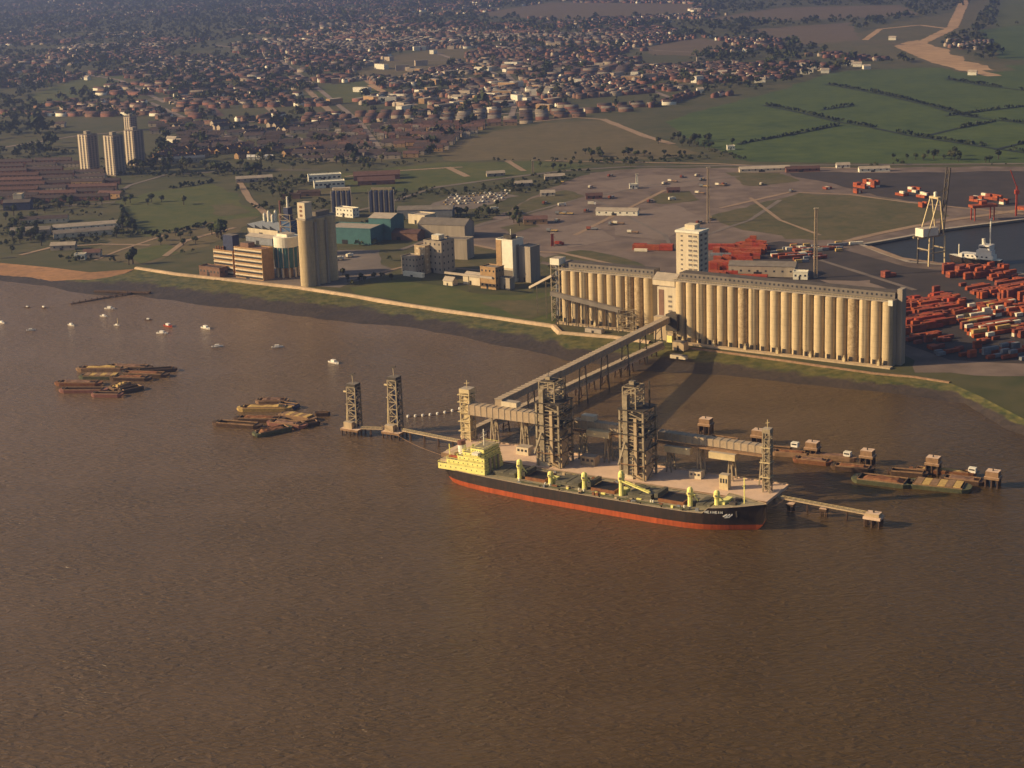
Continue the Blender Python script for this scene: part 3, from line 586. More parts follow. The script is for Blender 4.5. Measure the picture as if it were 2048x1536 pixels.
t = thing('elevator_frame', 'grey steel elevator frame on the left end of the shorter silo row', 'frame', rowL.location+Matrix.Rotation(rzL,3,'Z')@Vector((-9,3,0)), rzL)
legs4(t, 0,7,0,9,0,46,.7,M['steel']); k = MB(); lattice(k,0,7,0,9,0,46,9,.4,.35,legs=False); k.build('bracing', M['steel'], t, kind='stuff')
MB().box(2,5,3,7,1,44).build('elevator_casing', M['greyc'], t); MB().box(-.5,7.5,-.5,9.5,44,49,0,1).build('head_cabin', [M['white'],M['roofpale']], t)
# rail gallery fixed across the front of the shorter row
t = thing('front_gallery', 'sloping conveyor gallery across the front of the shorter silo row', 'conveyor', rowL.location, rzL)
MB().beam((-4,-6,24),(LL*.72,-6,16),3.4,3.2).build('gallery_box', M['roofgrey'], t)
k = MB()
for i in range(7):
    x = 1+i*LL*.11; z = 24-8*(x+4)/(LL*.72+4)-1.5; k = MB(); k.beam((x,-7.5,0),(x,-7.5,z),.5); k.beam((x,-4.6,0),(x,-4.6,z),.5); k.beam((x,-7.5,z*.5),(x,-4.6,z*.9),.3); k.build('trestle', M['dsteel'], t)
k = MB(); lattice(k, LL*.70, LL*.86, -8, -3, 0, 17, 4, .4, .3); k.build('transfer_frame', M['steel'], t, kind='stuff')
# headhouse between the two rows
hb = rowR.location+Matrix.Rotation(rzR,3,'Z')@Vector((-11.5, DR+1.5, 0)); HH = 75
t = thing('headhouse_tower', 'tall cream headhouse tower with rows of windows between the silo rows', 'tower', hb, rzR)
MB().box(0,18.4,0,15,0,HH,0,1).build('tower_wall', [M['pale'],M['roofpale']], t)
MB().box(-.6,19,-.6,15.6,HH+.02,HH+1.6).build('parapet', M['white'], t); MB().box(4,12,6,14,HH+1.6,HH+5).build('lift_house', M['pale'], t)
wm = MB().box(-1.5,1.5,-.15,.15,0,1.5).mesh('window', M['roofgrey']); wf = MB().box(-1.7,1.7,-.3,.12,-.35,-.05).mesh('sill', M['white'])
for i in range(13):
    for x in (11.6, 15.6):
        w_ = inst('window', wm, t, (x, -.03, 30+i*3.5)); inst('sill', wf, w_)
    w_ = inst('window', wm, t, (4.6, -.03, 30+i*3.5), 0, (.5,1,.8))
for i in range(12): inst('window', wm, t, (18.43, 4, 32+i*3.7), math.pi/2); inst('window', wm, t, (18.43, 11, 32+i*3.7), math.pi/2)
t = thing('link_building', 'cream link block with window bands between headhouse and shorter silo row', 'building', rowR.location+Matrix.Rotation(rzR,3,'Z')@Vector((-17,7,0)), rzR)
MB().box(0,15.6,0,20,0,38,0,1).build('wall', [M['pale'],M['roofpale']], t); MB().gable(-6,12,4,19,38.02,42,46,0,1).build('upper_house', [M['pale'],M['roofpale']], t)
MB().box(1.2,5.4,-.2,-.01,16,36).build('window_strip', M['brick'], t)
for i in range(7): inst('window', wm, t, (10.5,-.04,9+i*3.6)); 
MB().box(0,15.6,-6,-.02,0,17,0,1).build('front_annexe', [M['beige'],M['roofpale']], t)
# yard bits by the silo feet
for i, (px, py, w_, d_, h_, m_, lb) in enumerate([(1345,700,9,7,6,'beige','small beige hut at the foot of the longer silo row'), (1490,700,9,4,4.5,'dark','dark lorry-sized shelter below the longer silo row'), (1170,664,14,5,3,'roofpale','low pale platform below the shorter silo row'), (1340,716,12,4,2.5,'pale','low pale wall by the shore end of the bridge')]):
    t = thing('hut', lb, 'hut', W(px,py), rzR); MB().box(0,w_,0,d_,0,h_,0,1).build('wall', [M[m_],M['roofgrey']], t); MB().box(w_*.4,w_*.55,-.06,-.003,0,h_*.6).build('door', M['dark'], t)

# ---------------------------------------------------------------- jetty
S0 = Vector((-36.1, 904.2, 0)); JA = math.atan2(-.51575,.85674); JR = Matrix.Rotation(JA,3,'Z')
def J(x, y, z=0): return S0+JR@Vector((x,y,z))
def jthing(name, label, cat, x, y, z=0, group=None): return thing(name, label, cat, J(x,y,z), JA, group)
jt = jthing('cargo_jetty', 'long concrete jetty platform on piles behind the bulk carrier', 'jetty', 0, 0)
MB().box(-18,180,17.4,47,6.4,7.9,0).build('deck', M['jdeck'], jt)
MB().box(-18.2,180.2,17.0,17.38,5.6,8.1).build('fender_beam', M['plank'], jt); MB().box(-18.2,180.2,47.02,47.4,6,8.4).build('kerb', M['jdeck'], jt)
pm = MB().cyl((0,0,-2),(0,0,6.4),.55,n=8).mesh('pile', M['timber'])
for x in np.arange(-16,180,9):
    for y in (19, 32, 45.5): inst('pile', pm, jt, (x,y,0))
k = MB()
for x in np.arange(-18,180,4): k.beam((x,46.6,7.9),(x,46.6,9.1),.12)
k.beam((-18,46.6,9.1),(180,46.6,9.1),.14); k.build('handrail', M['steel'], jt, kind='stuff')
for x0, y0, w_, d_, h_, m_, lb in [(64,32,9,6,5,'beige','beige cabin on the jetty between the two unloader towers'), (128,36,7,5,4,'pale','pale cabin on the jetty right of the second unloader tower'), (22,33,8,6,4.5,'pale','pale cabin on the jetty left of the first unloader tower'), (150,26,5,4,8,'csteel','narrow cream box near the right end of the jetty')]:
    t = jthing('jetty_cabin', lb, 'cabin', x0, y0, 7.9); MB().box(0,w_,0,d_,0,h_,0,1).build('wall', [M[m_],M['roofpale']], t)
    for q in range(3): MB().box(w_*(.12+.3*q),w_*(.3+.3*q),-.06,-.003,h_*.45,h_*.75).build('window', M['glass'], t)
# long overhead gallery
gt = jthing('overhead_gallery', 'long overhead conveyor gallery on trestle legs above the jetty', 'conveyor', 0, 0)
def ribbed(parent, name, p, q, w, h, m, step=4.0, roof='roofpale'):
    b_ = MB().beam(p,q,w,h).build(name, m, parent); p, q = Vector(p), Vector(q); n = max(1, int((q-p).length/step)); k = MB(); up = Vector((0,0,h/2))
    d = (q-p).normalized(); s_ = Vector((-d.y,d.x,0)).normalized()
    for i in range(n+1):
        c = p.lerp(q, i/n); k.beam(c+up*1.03-s_*w*.53, c+up*1.03+s_*w*.53, .45, .4)
        for sg in (-1,1): k.beam(c-up+s_*sg*w*.515, c+up+s_*sg*w*.515, .3, .3)
    k.build('rib', M[roof], b_, kind='stuff'); return b_
ribbed(gt, 'gallery_section', (-13,43,28),(43,43,28),6.5,6,M['galv']); ribbed(gt, 'gallery_section', (56,43,28),(95,43,28),5,4.6,M['galv']); ribbed(gt, 'gallery_section', (108,43,28),(172,43,27.5),5.4,4,M['galv'])
MB().beam((-12,48,24.6),(42,48,24.6),3,1.2).build('walkway', M['plank'], gt); MB().beam((56,38.8,25),(174,38.8,25),2.6,.8).build('walkway', M['plank'], gt)
for x in (114,140): MB().box(x,x+15,35.0,39.5,21,24.5,0,1).build('feeder_box', [M['csteel'],M['roofpale']], gt)
MB().box(66,80,36,40,23.6,27).build('feeder_box', M['csteel'], gt); MB().box(6,16,45,50,31.1,34,0,1).build('drive_house', [M['pale'],M['roofpale']], gt); MB().box(60,68,41,46,30.4,33.4).build('drive_house', M['pale'], gt)
for x in (2,22,60,76,114,132,150,168):
    k = MB()
    for y in (40.5,45.5): k.beam((x-1.5,y,7.9),(x,y,25.4),.7); k.beam((x+1.5,y,7.9),(x,y,25.4),.7)
    k.beam((x,40.5,15),(x,45.5,24),.35); k.beam((x,45.5,15),(x,40.5,24),.35); k.beam((x,40.5,15),(x,45.5,15),.4); k.build('trestle', M['steel'], gt)
# marine unloader towers
def unloader(x, label, top, up_w):
    t = jthing('unloader_tower', label, 'tower', x, 20.5, 7.9); hh = top-7.9; t.scale = (.95,1,1)
    legs4(t, 0,14.5,0,15,0,hh*.74,1.1,M['steel'])
    k = MB(); lattice(k,0,14.5,0,15,0,hh*.74,9,.6,.42,legs=False); k.build('bracing', M['steel'], t, kind='stuff')
    k = MB(); lattice(k,1,up_w,2,12,hh*.74,hh*.97,4,.7,.42); k.build('upper_frame', M['steel'], t, kind='stuff')
    for z in (.16,.32,.48,.62,.74): MB().box(-1.2,15.6,-1.4,16,hh*z,hh*z+.3).build('platform', M['dsteel' if z > .2 else 'plank'], t)
    MB().box(2.2,5.0,-.8,2.2,3,hh*.9).build('elevator_casing', M['steel'], t); MB().box(9.0,10.8,-1,.8,3,hh*.66).build('elevator_casing', M['beige'], t)
    MB().box(8.5,15.2,1.5,9,.02,17,0,1).build('lower_house', [M['beige'],M['roofpale']], t)
    MB().box(.6,7.4,.6,7,.02,12,0,1).build('lower_house', [M['pale'],M['roofpale']], t)
    MB().box(1,8,1.5,10,hh*.48,hh*.61,0,1).build('machine_house', [M['galv'],M['roofpale']], t)
    MB().box(7.6,14,1.2,11,hh*.33,hh*.44,0,1).build('machine_house', [M['galv'],M['roofpale']], t)
    MB().box(2.5,up_w-1.5,3.5,10,hh*.97,hh*.985,0).build('head_platform', M['dsteel'], t); MB().box(3.4,6.4,5,8,hh*.985,hh*1.02,0,1).build('pulley_house', [M['steel'],M['roofgrey']], t)
    MB().beam((3.5,-1,hh*.40),(3.5,-9,hh*.20),.9).build('spout', M['steel'], t)
    k = MB()
    for i in range(9): k.beam((15.2,3+6*(i%2),hh*.08*i),(15.2,9-6*(i%2),hh*.08*(i+1)),.9,.3)
    k.build('stair_flight', M['steel'], t, kind='stuff')
    MB().beam((13.5,10,hh*.74),(13.5,10,hh*1.02),.7).build('mast', M['dsteel'], t)
    k = MB(); k.beam((5,6,hh),(5,6,hh+5),.25); k.beam((3.6,6,hh+3.4),(6.4,6,hh+3.4),.2); k.build('aerial', M['dsteel'], t)
    for q in range(5):
        for x_ in (9.6,11.6,13.4): MB().box(x_-.5,x_+.5,1.42,1.495,3+2.7*q,4.2+2.7*q).build('window', M['glass'], t)
unloader(43.5, 'first tall lattice unloader tower, nearest the ship superstructure', 57, 11)
unloader(95, 'second tall lattice unloader tower, over the middle of the ship', 60, 9)
def slim_tower(x, y, z0, z1, w, label, m, plats, name='lattice_tower', base=None):
    t = jthing(name, label, 'tower', x, y, z0); h = z1-z0
    legs4(t,0,w,0,w,0,h,.55,m); k = MB(); lattice(k,0,w,0,w,0,h,max(5,int(h/4)),.4,.3,legs=False); k.build('bracing', m, t, kind='stuff')
    for f in plats: MB().box(-1.6,w+.6,-.8,w+.8,h*f,h*f+.4).build('platform', M['csteel'], t)
    MB().box(.8,w-.8,.8,w-.8,h*.05,h*.9).build('casing', m, t)
    MB().box(-.4,w+.4,-.4,w+.4,h,h+2.4,0,1).build('head_cabin', [m,M['roofpale']], t)
    k = MB(); k.beam((w/2,w/2,h+2.4),(w/2,w/2,h+7),.3); k.beam((w*.2,w/2,h+5),(w*.8,w/2,h+5.6),.25); k.build('aerial', M['csteel'], t)
    return t
slim_tower(-20,42,7.9,37,6,'pale cream transfer tower at the left end of the jetty',M['csteel'],(.2,.4,.6,.8,.95))
slim_tower(172.5,31,7.9,40,3.6,'thin lattice tower at the right end of the jetty by the bow',M['steel'],(.25,.5,.75))
# conveyors to the shore
cA, cB = J(4,45,33), Vector((112,1187,21)); t = thing('conveyor_bridge', 'long enclosed conveyor bridge rising from the jetty to the silos', 'conveyor', (0,0,0))
cm = cA.lerp(cB,.30); ribbed(t,'gallery_section',cA,cm,4.6,4.2,M['galv'],5); ribbed(t,'gallery_section',cm-Vector((0,0,.4)),cB,4.9,4.4,M['galv'],5)
def trestle(parent, c, zt, w=3.2, m='dsteel', z0=-1):
    k = MB(); d = (cB-cA).normalized(); s_ = Vector((-d.y,d.x,0))
    for sg in (-1,1): k.beam(c+s_*sg*w+Vector((0,0,z0-c.z)), c+s_*sg*w*.6+Vector((0,0,zt-c.z)), .8)
    for a_ in (.1,.4,.7): 
        z_a = z0+(zt-z0)*a_; z_b = z0+(zt-z0)*(a_+.28); k.beam(c+s_*w*(1-.4*a_)+Vector((0,0,z_a-c.z)), c-s_*w*(1-.4*a_)+Vector((0,0,z_b-c.z)), .4)
    k.build('trestle', M[m], parent)
for f in (.16,.3,.44,.57,.7,.82,.93): c = cA.lerp(cB,f); trestle(t, c, c.z-2)
tt = thing('transfer_house', 'dark transfer house where the conveyor bridge meets the silos', 'building', cB+Vector((-2,-1,-17)), rzR)
MB().box(0,9,0,10,9,21,0,1).build('upper_house', [M['dsteel'],M['roofdark']], tt); legs4(tt,.5,8.5,.5,9.5,-.5,9,.7,M['steel']); k = MB(); lattice(k,.5,8.5,.5,9.5,0,9,2,.3,.3,legs=False); k.build('bracing', M['steel'], tt, kind='stuff'); MB().box(2,6,-2,-.02,1,6,0,1).build('lean_to', [M['yel'],M['roofpale']], tt)
bA, bB = Vector((-30,959,7.2)), Vector((104,1161,7.2)); t = thing('access_bridge', 'lower access bridge beside the conveyor linking jetty and shore', 'bridge', (0,0,0))
ribbed(t,'pipe_gallery',bA+Vector((0,0,2.2)),bB+Vector((0,0,2.2)),4.0,3.0,M['galv'],6); MB().beam(bA,bB,6.4,.9).build('deck', M['jdeck'], t); d = (bB-bA).normalized(); s_ = Vector((-d.y,d.x,0))
for sg in (-1,1): MB().beam(bA+s_*sg*3.1+Vector((0,0,.9)), bB+s_*sg*3.1+Vector((0,0,.9)), .3, 1.3).build('parapet', M['beige'], t)
for f in np.linspace(.04,.96,14): trestle(t, bA.lerp(bB,f), 6.7, 2.4, 'timber', -1.5)
# ---------------------------------------------------------------- mooring dolphins
def pile_base(parent, w, d, zt, m='plank', nx=3, ny=3, mt=None):
    MB().box(0,w,0,d,zt-1.3,zt,0,1).build('platform', [M[m], mt or M['jdeck']], parent); pm_ = MB().cyl((0,0,-2),(0,0,zt-1.3),.5,.5,8).mesh('pile', M['timber'])
    for i in range(nx):
        for j in range(ny): inst('pile', pm_, parent, (.8+(w-1.6)*i/(nx-1), .8+(d-1.6)*j/(ny-1), 0))
for x, y, top, lb in [(-108,42,36,'left lattice mooring tower standing on piles in the river'), (-81,47,42,'second lattice mooring tower, taller, beside the catwalk')]:
    t = jthing('mooring_tower', lb, 'tower', x, y); pile_base(t,13,10,4.5)
    MB().box(2,8,1,6,4.52,8.5,0,1).build('winch_house', [M['beige'],M['roofpale']], t); t2 = MB(); lattice(t2,3.6,9.6,4,9.6,4.5,top-6,7,.7,.5); t2.build('bracing', M['steel'], t, kind='stuff')
    MB().box(5.6,8.4,5.6,8.4,4.6,top-9).build('ladder_shaft', M['dblue'], t); MB().box(3.4,9.8,3.8,9.8,top-8,top-4,0,1).build('head_cabin', [M['dsteel'],M['roofgrey']], t)
    MB().beam((-1,7,top-10),(6,7,top-10),.9).build('jib_arm', M['csteel'], t); MB().beam((0,7,top-18),(5,7,top-18),.6).build('jib_arm', M['steel'], t)
    MB().beam((6.5,7,top-4),(6.0,7,top+1),.5).build('mast', M['steel'], t); MB().beam((4.5,7,top+1),(8,7,top+2),.8).build('lamp_head', M['dsteel'], t); MB().beam((1,6,8),(2,6,top-16),.5).build('stay_post', M['csteel'], t)
def catwalk(x0, y0, x1, y1, label, z=5.5, rails=True):
    t = jthing('catwalk', label, 'walkway', 0, 0); a, b = Vector((x0,y0,z)), Vector((x1,y1,z)); MB().beam(a,b,1.6,.5).build('walkway', M['beige'], t); d = (b-a).normalized(); s_ = Vector((-d.y,d.x,0)); k = MB(); L = (b-a).length
    for sg in (-1,1):
        k.beam(a+s_*sg*.75+Vector((0,0,1.2)), b+s_*sg*.75+Vector((0,0,1.2)), .16)
        for q in np.arange(0,L,3): k.beam(a+d*q+s_*sg*.75, a+d*q+s_*sg*.75+Vector((0,0,1.2)), .12)
    k.build('handrail', M['csteel'], t, kind='stuff')
    for q in np.arange(6,L,11): 
        c = a+d*q; k = MB(); k.beam((c.x,c.y-.8,-1.5),(c.x,c.y-.3,z),.45); k.beam((c.x,c.y+.8,-1.5),(c.x,c.y+.3,z),.45); k.build('pile', M['timber'], t)
    return t
catwalk(-95,46,-82,50,'short catwalk between the two left mooring towers',4.8); catwalk(-68,51,-18,45,'long catwalk from the second mooring tower to the jetty'); catwalk(180,33,232,28,'catwalk from the right end of the jetty to the last mooring dolphin')
t = jthing('mooring_dolphin', 'small concrete mooring dolphin at the right end of the bow catwalk', 'dolphin', 229, 24); pile_base(t,9,7,5.5,'jdeck'); MB().box(1,8,1,6,5.52,7.2,0,1).build('cap_block', [M['beige'],M['jdeck']], t); MB().cyl((4.5,3.5,7.2),(4.5,3.5,8.4),.5,n=8).build('bollard', M['dsteel'], t)
for x in (186,204): 
    t = jthing('mooring_dolphin', ('timber' if x == 186 else 'second timber')+' dolphin under the catwalk off the bow', 'dolphin', x, 29); pile_base(t,4,4,4.2,'timber',2,2)
for i, (px, py, z) in enumerate([(1395,868,9.5),(1500,890,9),(1607,915,9),(1717,930,8.5),(1848,950,10),(1967,975,9)]):
    o_ = ['first','second','third','fourth','fifth','last'][i]; p = W(px,py,0); t = thing('berth_dolphin', f'{o_} square dolphin of the barge berth behind the jetty, counted from the silos', 'dolphin', p, JA, 'square dolphins of the barge berth')
    pile_base(t,8,7,z-3,'plank',3,3); MB().box(.6,7.4,.6,6.4,z-2.98,z,0,1).build('cap_block', [M['plank'],M['jdeck']], t); MB().box(.2,.6,1,6,1,z-1).build('fender', M['timber'], t)
    k = MB(); k.cyl((4,3,z),(4,3,z+1),.4,n=8); k.build('bollard', M['dsteel'], t)
# floating boom with white floats between second mooring tower and jetty
t = thing('float_line', 'curving line of small white floats between mooring tower and jetty', 'floats', W(816,834,0))
o0 = W(816,834,0); fm = MB().cyl((0,0,-.3),(0,0,1.3),1.0,.7,8).mesh('float', M['boat']); k = MB(); pr = None
for i in range(9):
    f = i/8; p = W(816+118*f, 834-22*f+7*math.sin(math.pi*f*.8)-2*f, 0)-o0; inst('float', fm, t, p)
    if pr is not None: k.beam(pr+Vector((0,0,.1)), p+Vector((0,0,.1)), .25)
    pr = p
k.build('rope', M['plank'], t)

# ---------------------------------------------------------------- bulk carrier
sh = jthing('bulk_carrier', 'large bulk carrier with black hull, red boot topping and yellow superstructure', 'ship', 0, 1.2); sh.rotation_euler.z = JA-R(.9)
XS = [-6.5,-5,-2.5,0,4,9,16,30,60,100,134,150,159,162,166,171,175.5,179.5,183,186,188]
DB = [3.2,5.0,6.6,7.6,8.8,9.9,11.0,12.4,14.4,15,15,14.6,13.6,13,11.8,9.8,7.4,5.2,3.0,1.4,.3]
WB = [.3,.8,1.6,3.0,5.2,7.4,9.4,11.8,14.3,15,15,14.0,12.0,11.0,9.2,6.8,4.4,2.4,.8,.3,.2]
ZB = [6.2,4.6,2.6,.6,-1,-1.5,-1.5,-1.5,-1.5,-1.5,-1.5,-1.5,-1.5,-1.5,-1.5,-1.5,-1.5,-1.3,-.6,2.4,6.5]
def zdk(x): return 8.4+.5*max(0,(8-x)/14)+(0 if x < 159 else min(1,(x-159)/3)*2.9)+max(0,(x-145)/43)**2*2.4
RED = 2.9; lev = [0,.5,1]; hb_ = MB(); rings = []
for x, db, wb, zb in zip(XS,DB,WB,ZB):
    zd = zdk(x)+.35; zr = max(RED, zb+.05); zs = [zb, zb+(zr-zb)*.5, zr, zr+(zd-zr)*.4, zd]; ring = []
    for z in zs:
        f = (z-zb)/(zd-zb); ring.append((x, wb+(db-wb)*min(1,f)**.75, z))
    rings.append(ring)
for sg in (-1,1):
    for part_, (r0, r1), mi_ in (('red',(0,2),1),('black',(2,4),0)):
        for i in range(len(XS)-1):
            for r_ in range(r0,r1):
                q = [rings[i][r_], rings[i+1][r_], rings[i+1][r_+1], rings[i][r_+1]]; q = [(a,sg*b,c) for a,b,c in q]
                hb_.add(q if sg < 0 else q[::-1], [(0,1,2,3)], mi_)
hb_.add([(rings[0][k][0],-rings[0][k][1],rings[0][k][2]) for k in range(5)]+[(rings[0][k][0],rings[0][k][1],rings[0][k][2]) for k in range(4,-1,-1)], [tuple(range(9,-1,-1))], 0)
hb_.build('hull', [M['hullb'],M['hullr']], sh)
dk = MB(); vs_ = []
for x, db in zip(XS,DB): vs_ += [(x,-db*.985,zdk(x)),(x,db*.985,zdk(x))]
dk.add(vs_, [(2*i,2*i+2,2*i+3,2*i+1) for i in range(len(XS)-1)]); dk.build('deck', M['sdeck'], sh)
k = MB()
for sg in (-1,1):
    for i in range(len(XS)-1): k.beam((XS[i],sg*DB[i]*.99,zdk(XS[i])+.42),(XS[i+1],sg*DB[i+1]*.99,zdk(XS[i+1])+.42),.7,.16)
k.build('gunwale', M['galv'], sh)
# superstructure
def tier(name, x0,x1,w,z0,z1,mi='yel',wn=True,xs=2.6):
    b_ = MB().box(x0,x1,-w,w,z0,z1,0,1).build(name, [M[mi],M['sdeck']], sh)
    if wn:
        me = MB().box(-.3,.3,-.05,.004,0,.55).mesh('window', M['glass'])
        for x in np.arange(x0+1.6,x1-1,xs): inst('window', me, b_, (x,-w-.005,z0+(z1-z0)*.45))
        for y in np.arange(-w+1.6,w-1,xs): inst('window', me, b_, (x1+.005,y,z0+(z1-z0)*.45), math.pi/2)
    k = MB()
    for a_, c_ in (((x0,-w),(x1,-w)),((x1,-w),(x1,w)),((x0,w),(x1,w)),((x0,-w),(x0,w))): k.beam((*a_,z1+1.0),(*c_,z1+1.0),.14)
    for x in np.arange(x0,x1,2.5): k.beam((x,-w,z1),(x,-w,z1+1),.1)
    k.build('railing', M['yel'], b_, kind='stuff'); return b_
tier('poop_house', -3.5,27,9.6,8.45,11.8,xs=3.4); tier('accommodation', 2,26.7,9.2,11.82,14.6,xs=3.1); tier('accommodation', 9,26.4,8.6,14.62,17.2,xs=2.9); tier('accommodation', 12.5,26.1,8.2,17.22,19.6,xs=3.3)
tier('bridge', 17,25.6,7.6,19.62,22.2,xs=1.5)
for sg in (-1,1): MB().box(20,24,7.62 if sg > 0 else -11.2,11.2 if sg > 0 else -7.62,19.6,20.9).build('bridge_wing', M['white'], sh)
fn = MB(); fn.cyl((7.0,0,14.6),(6.2,0,22.3),2.5,2.2,12); f_ = fn.build('funnel', M['boat'], sh); MB().cyl((6.35,0,20.8),(6.1,0,23.0),2.34,2.28,12).build('funnel_top', M['brickred'], f_)
MB().box(1,4.2,-4.5,4.5,14.62,16.8).build('engine_casing', M['beige'], sh)
for y in (-6.6,6.6):
    k = MB(); k.cyl((2.6,y,15.4),(8.4,y,15.4),1.0,.7,8); k.build('lifeboat', M['orange' if y < 0 else 'boat'], sh); k = MB(); k.beam((3.2,y,14.6),(3.2,y*1.12,17.6),.25); k.beam((7.8,y,14.6),(7.8,y*1.12,17.6),.25); k.build('davit', M['yel'], sh)
k = MB(); k.beam((21,0,22.2),(21,0,31.5),.45); k.beam((21,-3,27.6),(21,3,27.6),.25); k.beam((21,-1.6,29.6),(21,1.6,29.6),.2); k.build('radar_mast', M['white'], sh)
k = MB(); k.beam((-2,0,11.8),(-2,0,20),.4); k.beam((-2,-3,17),(-2,3,17),.25); k.build('aft_mast', M['yel'], sh)
for y in (-5,5): MB().cyl((10.5,y,17.2),(10.5,y,20),.5,.5,8).build('ventilator', M['yel'], sh)
k = MB()
for y in (-4,0,4): k.box(27.1,27.8,y-.6,y+.6,8.45,17)
k.build('bulkhead_pipe', M['beige'], sh, kind='stuff'); MB().box(-2.6,1.4,-8.4,-4,11.9,13.6).build('stern_locker', M['beige'], sh)
# hatches and cranes
for i, (x0, x1) in enumerate([(30,44),(50.5,63),(69.5,83.5),(91,105),(113,126.5),(130.5,145),(152,160)]):
    hc = MB().box(x0,x1,-6,6.4,8.4,10.1).build('hatch_coaming', M['rust' if i % 2 else 'hatch'], sh)
    if i in (0,2,4,6):
        n = 4
        for q in range(n): xa = x0+(x1-x0)*q/n; MB().box(xa+.12,xa+(x1-x0)/n-.12,-6.3,6.7,10.12,10.75+.2*(q%2)).build('cover_panel', M['hatch'], hc)
    else:
        MB().box(x0+.8,x1-.8,-5.3,5.8,10.0,10.14).build('open_hold', M['dark'], hc)
        for q in range(3): MB().box(x0-2.2+q*.75,x0-1.7+q*.75,-6,6.4,10.2,12.6).build('folded_cover', M['hatch'], hc)
for i, (x, h, jl) in enumerate([(47,11,0),(66.3,7,0),(87,9.5,0),(109,13.5,-1),(148.6,10.5,0),(163.5,9,0)]):
    c = MB(); c.cyl((0,0,0),(0,0,h*.55),1.35,1.2,10); cr = c.build('deck_crane', M['yel'], sh, (x,-5.6,8.4 if x < 160 else 10.4)); k = MB(); k.cyl((0,0,h*.5),(0,0,h*.62),1.2,1.75,10); k.cyl((0,0,h*.62),(0,0,h*.9),1.75,1.5,10); k.cyl((0,0,h*.9),(0,0,h),1.5,.7,10); k.beam((1.2,.9,h*.6),(3.6,1.6,h*.3),.6); k.build('crane_cab', M['yel'], cr)
    k = MB(); L = 17
    for sg in (-.8,.8): k.beam((1.5,sg-1,h*.62),(L,sg-1,2.6 if jl == 0 else 4.4),.5,.7)
    for q in range(6): k.beam((3+q*2.4,-1.8,h*.56-q*.35),(4.6+q*2.4,-.2,h*.54-q*.35),.3)
    (k.build('jib', M['yel'], cr) if jl else None); MB().box(-.5,.5,-1.8,-1.6,h*.66,h*.76).build('cab_window', M['roofgrey'], cr)
    MB().box(-1.9,1.9,1.2,6.5,0,2.6).build('winch_house', M['yel' if i % 2 else 'hatch'], cr)
# deck pipes, vents
k = MB()
for y in (-10.6,-11.4): k.beam((50,y,8.9),(150,y,8.9),.3)
k.build('deck_pipe', M['bargeg'], sh, kind='stuff')
vm = MB().cyl((0,0,0),(0,0,1.6),.45,.45,8).mesh('ventilator', M['white'])
for x in (48.9,65,68,85.6,88.6,128,129.3,147,150.2): inst('ventilator', vm, sh, (x,-9.2,8.4))
bm_ = MB().cyl((0,0,0),(0,0,.9),.4,.5,8).mesh('bollard', M['hullb'])
for x in range(64,150,12): inst('bollard', bm_, sh, (x,-13.2,8.4))
k = MB(); k.beam((176,0,12),(176,0,26),.5); k.beam((176,-2,22),(176,2,22),.3); k.build('fore_mast', M['yel'], sh)
for y in (-3,3): MB().box(169.5,173,y-1.4,y+1.4,11.6,13.6).build('windlass', M['dsteel'], sh)
MB().box(164.5,167.5,-5,5,11.2,13.2).build('forecastle_locker', M['yel'], sh)
rc = random.Random(5)
for i in range(70):
    x = rc.uniform(46,158); y = rc.choice([rc.uniform(-12.5,-7), rc.uniform(8,12)]); s_ = rc.uniform(.5,1.3); MB().box(x-s_,x+s_*rc.uniform(.6,1.6),y-.5,y+.5,8.4,8.4+rc.uniform(.5,1.6)).build('deck_fitting', M[rc.choice(['hatch','rust','beige','greyc','yel','bargeg'])], sh)
# white bow name and emblem on the near side
def hullpt(x, z):
    i = max(j for j in range(len(XS)-1) if XS[j] <= x); t_ = (x-XS[i])/(XS[i+1]-XS[i]); zb = ZB[i]+(ZB[i+1]-ZB[i])*t_; db = DB[i]+(DB[i+1]-DB[i])*t_; wb = WB[i]+(WB[i+1]-WB[i])*t_; zd = zdk(x)+.35
    return Vector((x, -(wb+(db-wb)*((z-zb)/(zd-zb))**.75)-.08, z))
k = MB()
for i in range(7):
    x = 160.5+i*1.25
    for (a0,b0,a1,b1) in [[(0,0,0,1),(0,1,.7,0),(.7,0,.7,1)],[(0,0,0,1),(0,1,.7,1),(0,.5,.6,.5),(0,0,.7,0)],[(0,0,.35,1),(.35,1,.7,0)]][i % 3]:
        k.beam(hullpt(x+a0,9.2+b0*1.2), hullpt(x+a1,9.2+b1*1.2), .22)
k.build('bow_name', M['bow_white'], sh, kind='stuff')
k = MB()
for a_ in range(3): k.beam(hullpt(169+a_*1.4,7.6), hullpt(170.8+a_*1.2,9.0), .45)
k.beam(hullpt(168.7,7.8), hullpt(173.1,8.3), .4); k.beam(hullpt(169.5,7.0), hullpt(171.9,7.3), .4); k.build('bow_emblem', M['bow_white'], sh)
k = MB(); k.beam(hullpt(175,7.5),hullpt(175,10.5),.7); k.build('anchor', M['dsteel'], sh)
for x, y0, jx, jy in [(-4,4,-16,44),(-5,4,-82,49),(184,1,186,30),(185,1,231,27),(162,12,158,19)]:
    a, b = J(x,y0,11), J(jx,jy,7.5); k = MB(); pr = a
    for i in range(1,9): f = i/8; p = a.lerp(b,f)-Vector((0,0,2.2*math.sin(math.pi*f))); k.beam(pr,p,.14); pr = p
    far_ = {-16:'the cream transfer tower',-82:'the second mooring tower',186:'the dolphin beside the bow',231:'the end dolphin of the bow catwalk',158:'the jetty beside its forecastle'}[jx]
    tag(k.build('mooring_rope', M['plank']), 'thin mooring rope from the bulk carrier to '+far_, 'rope')
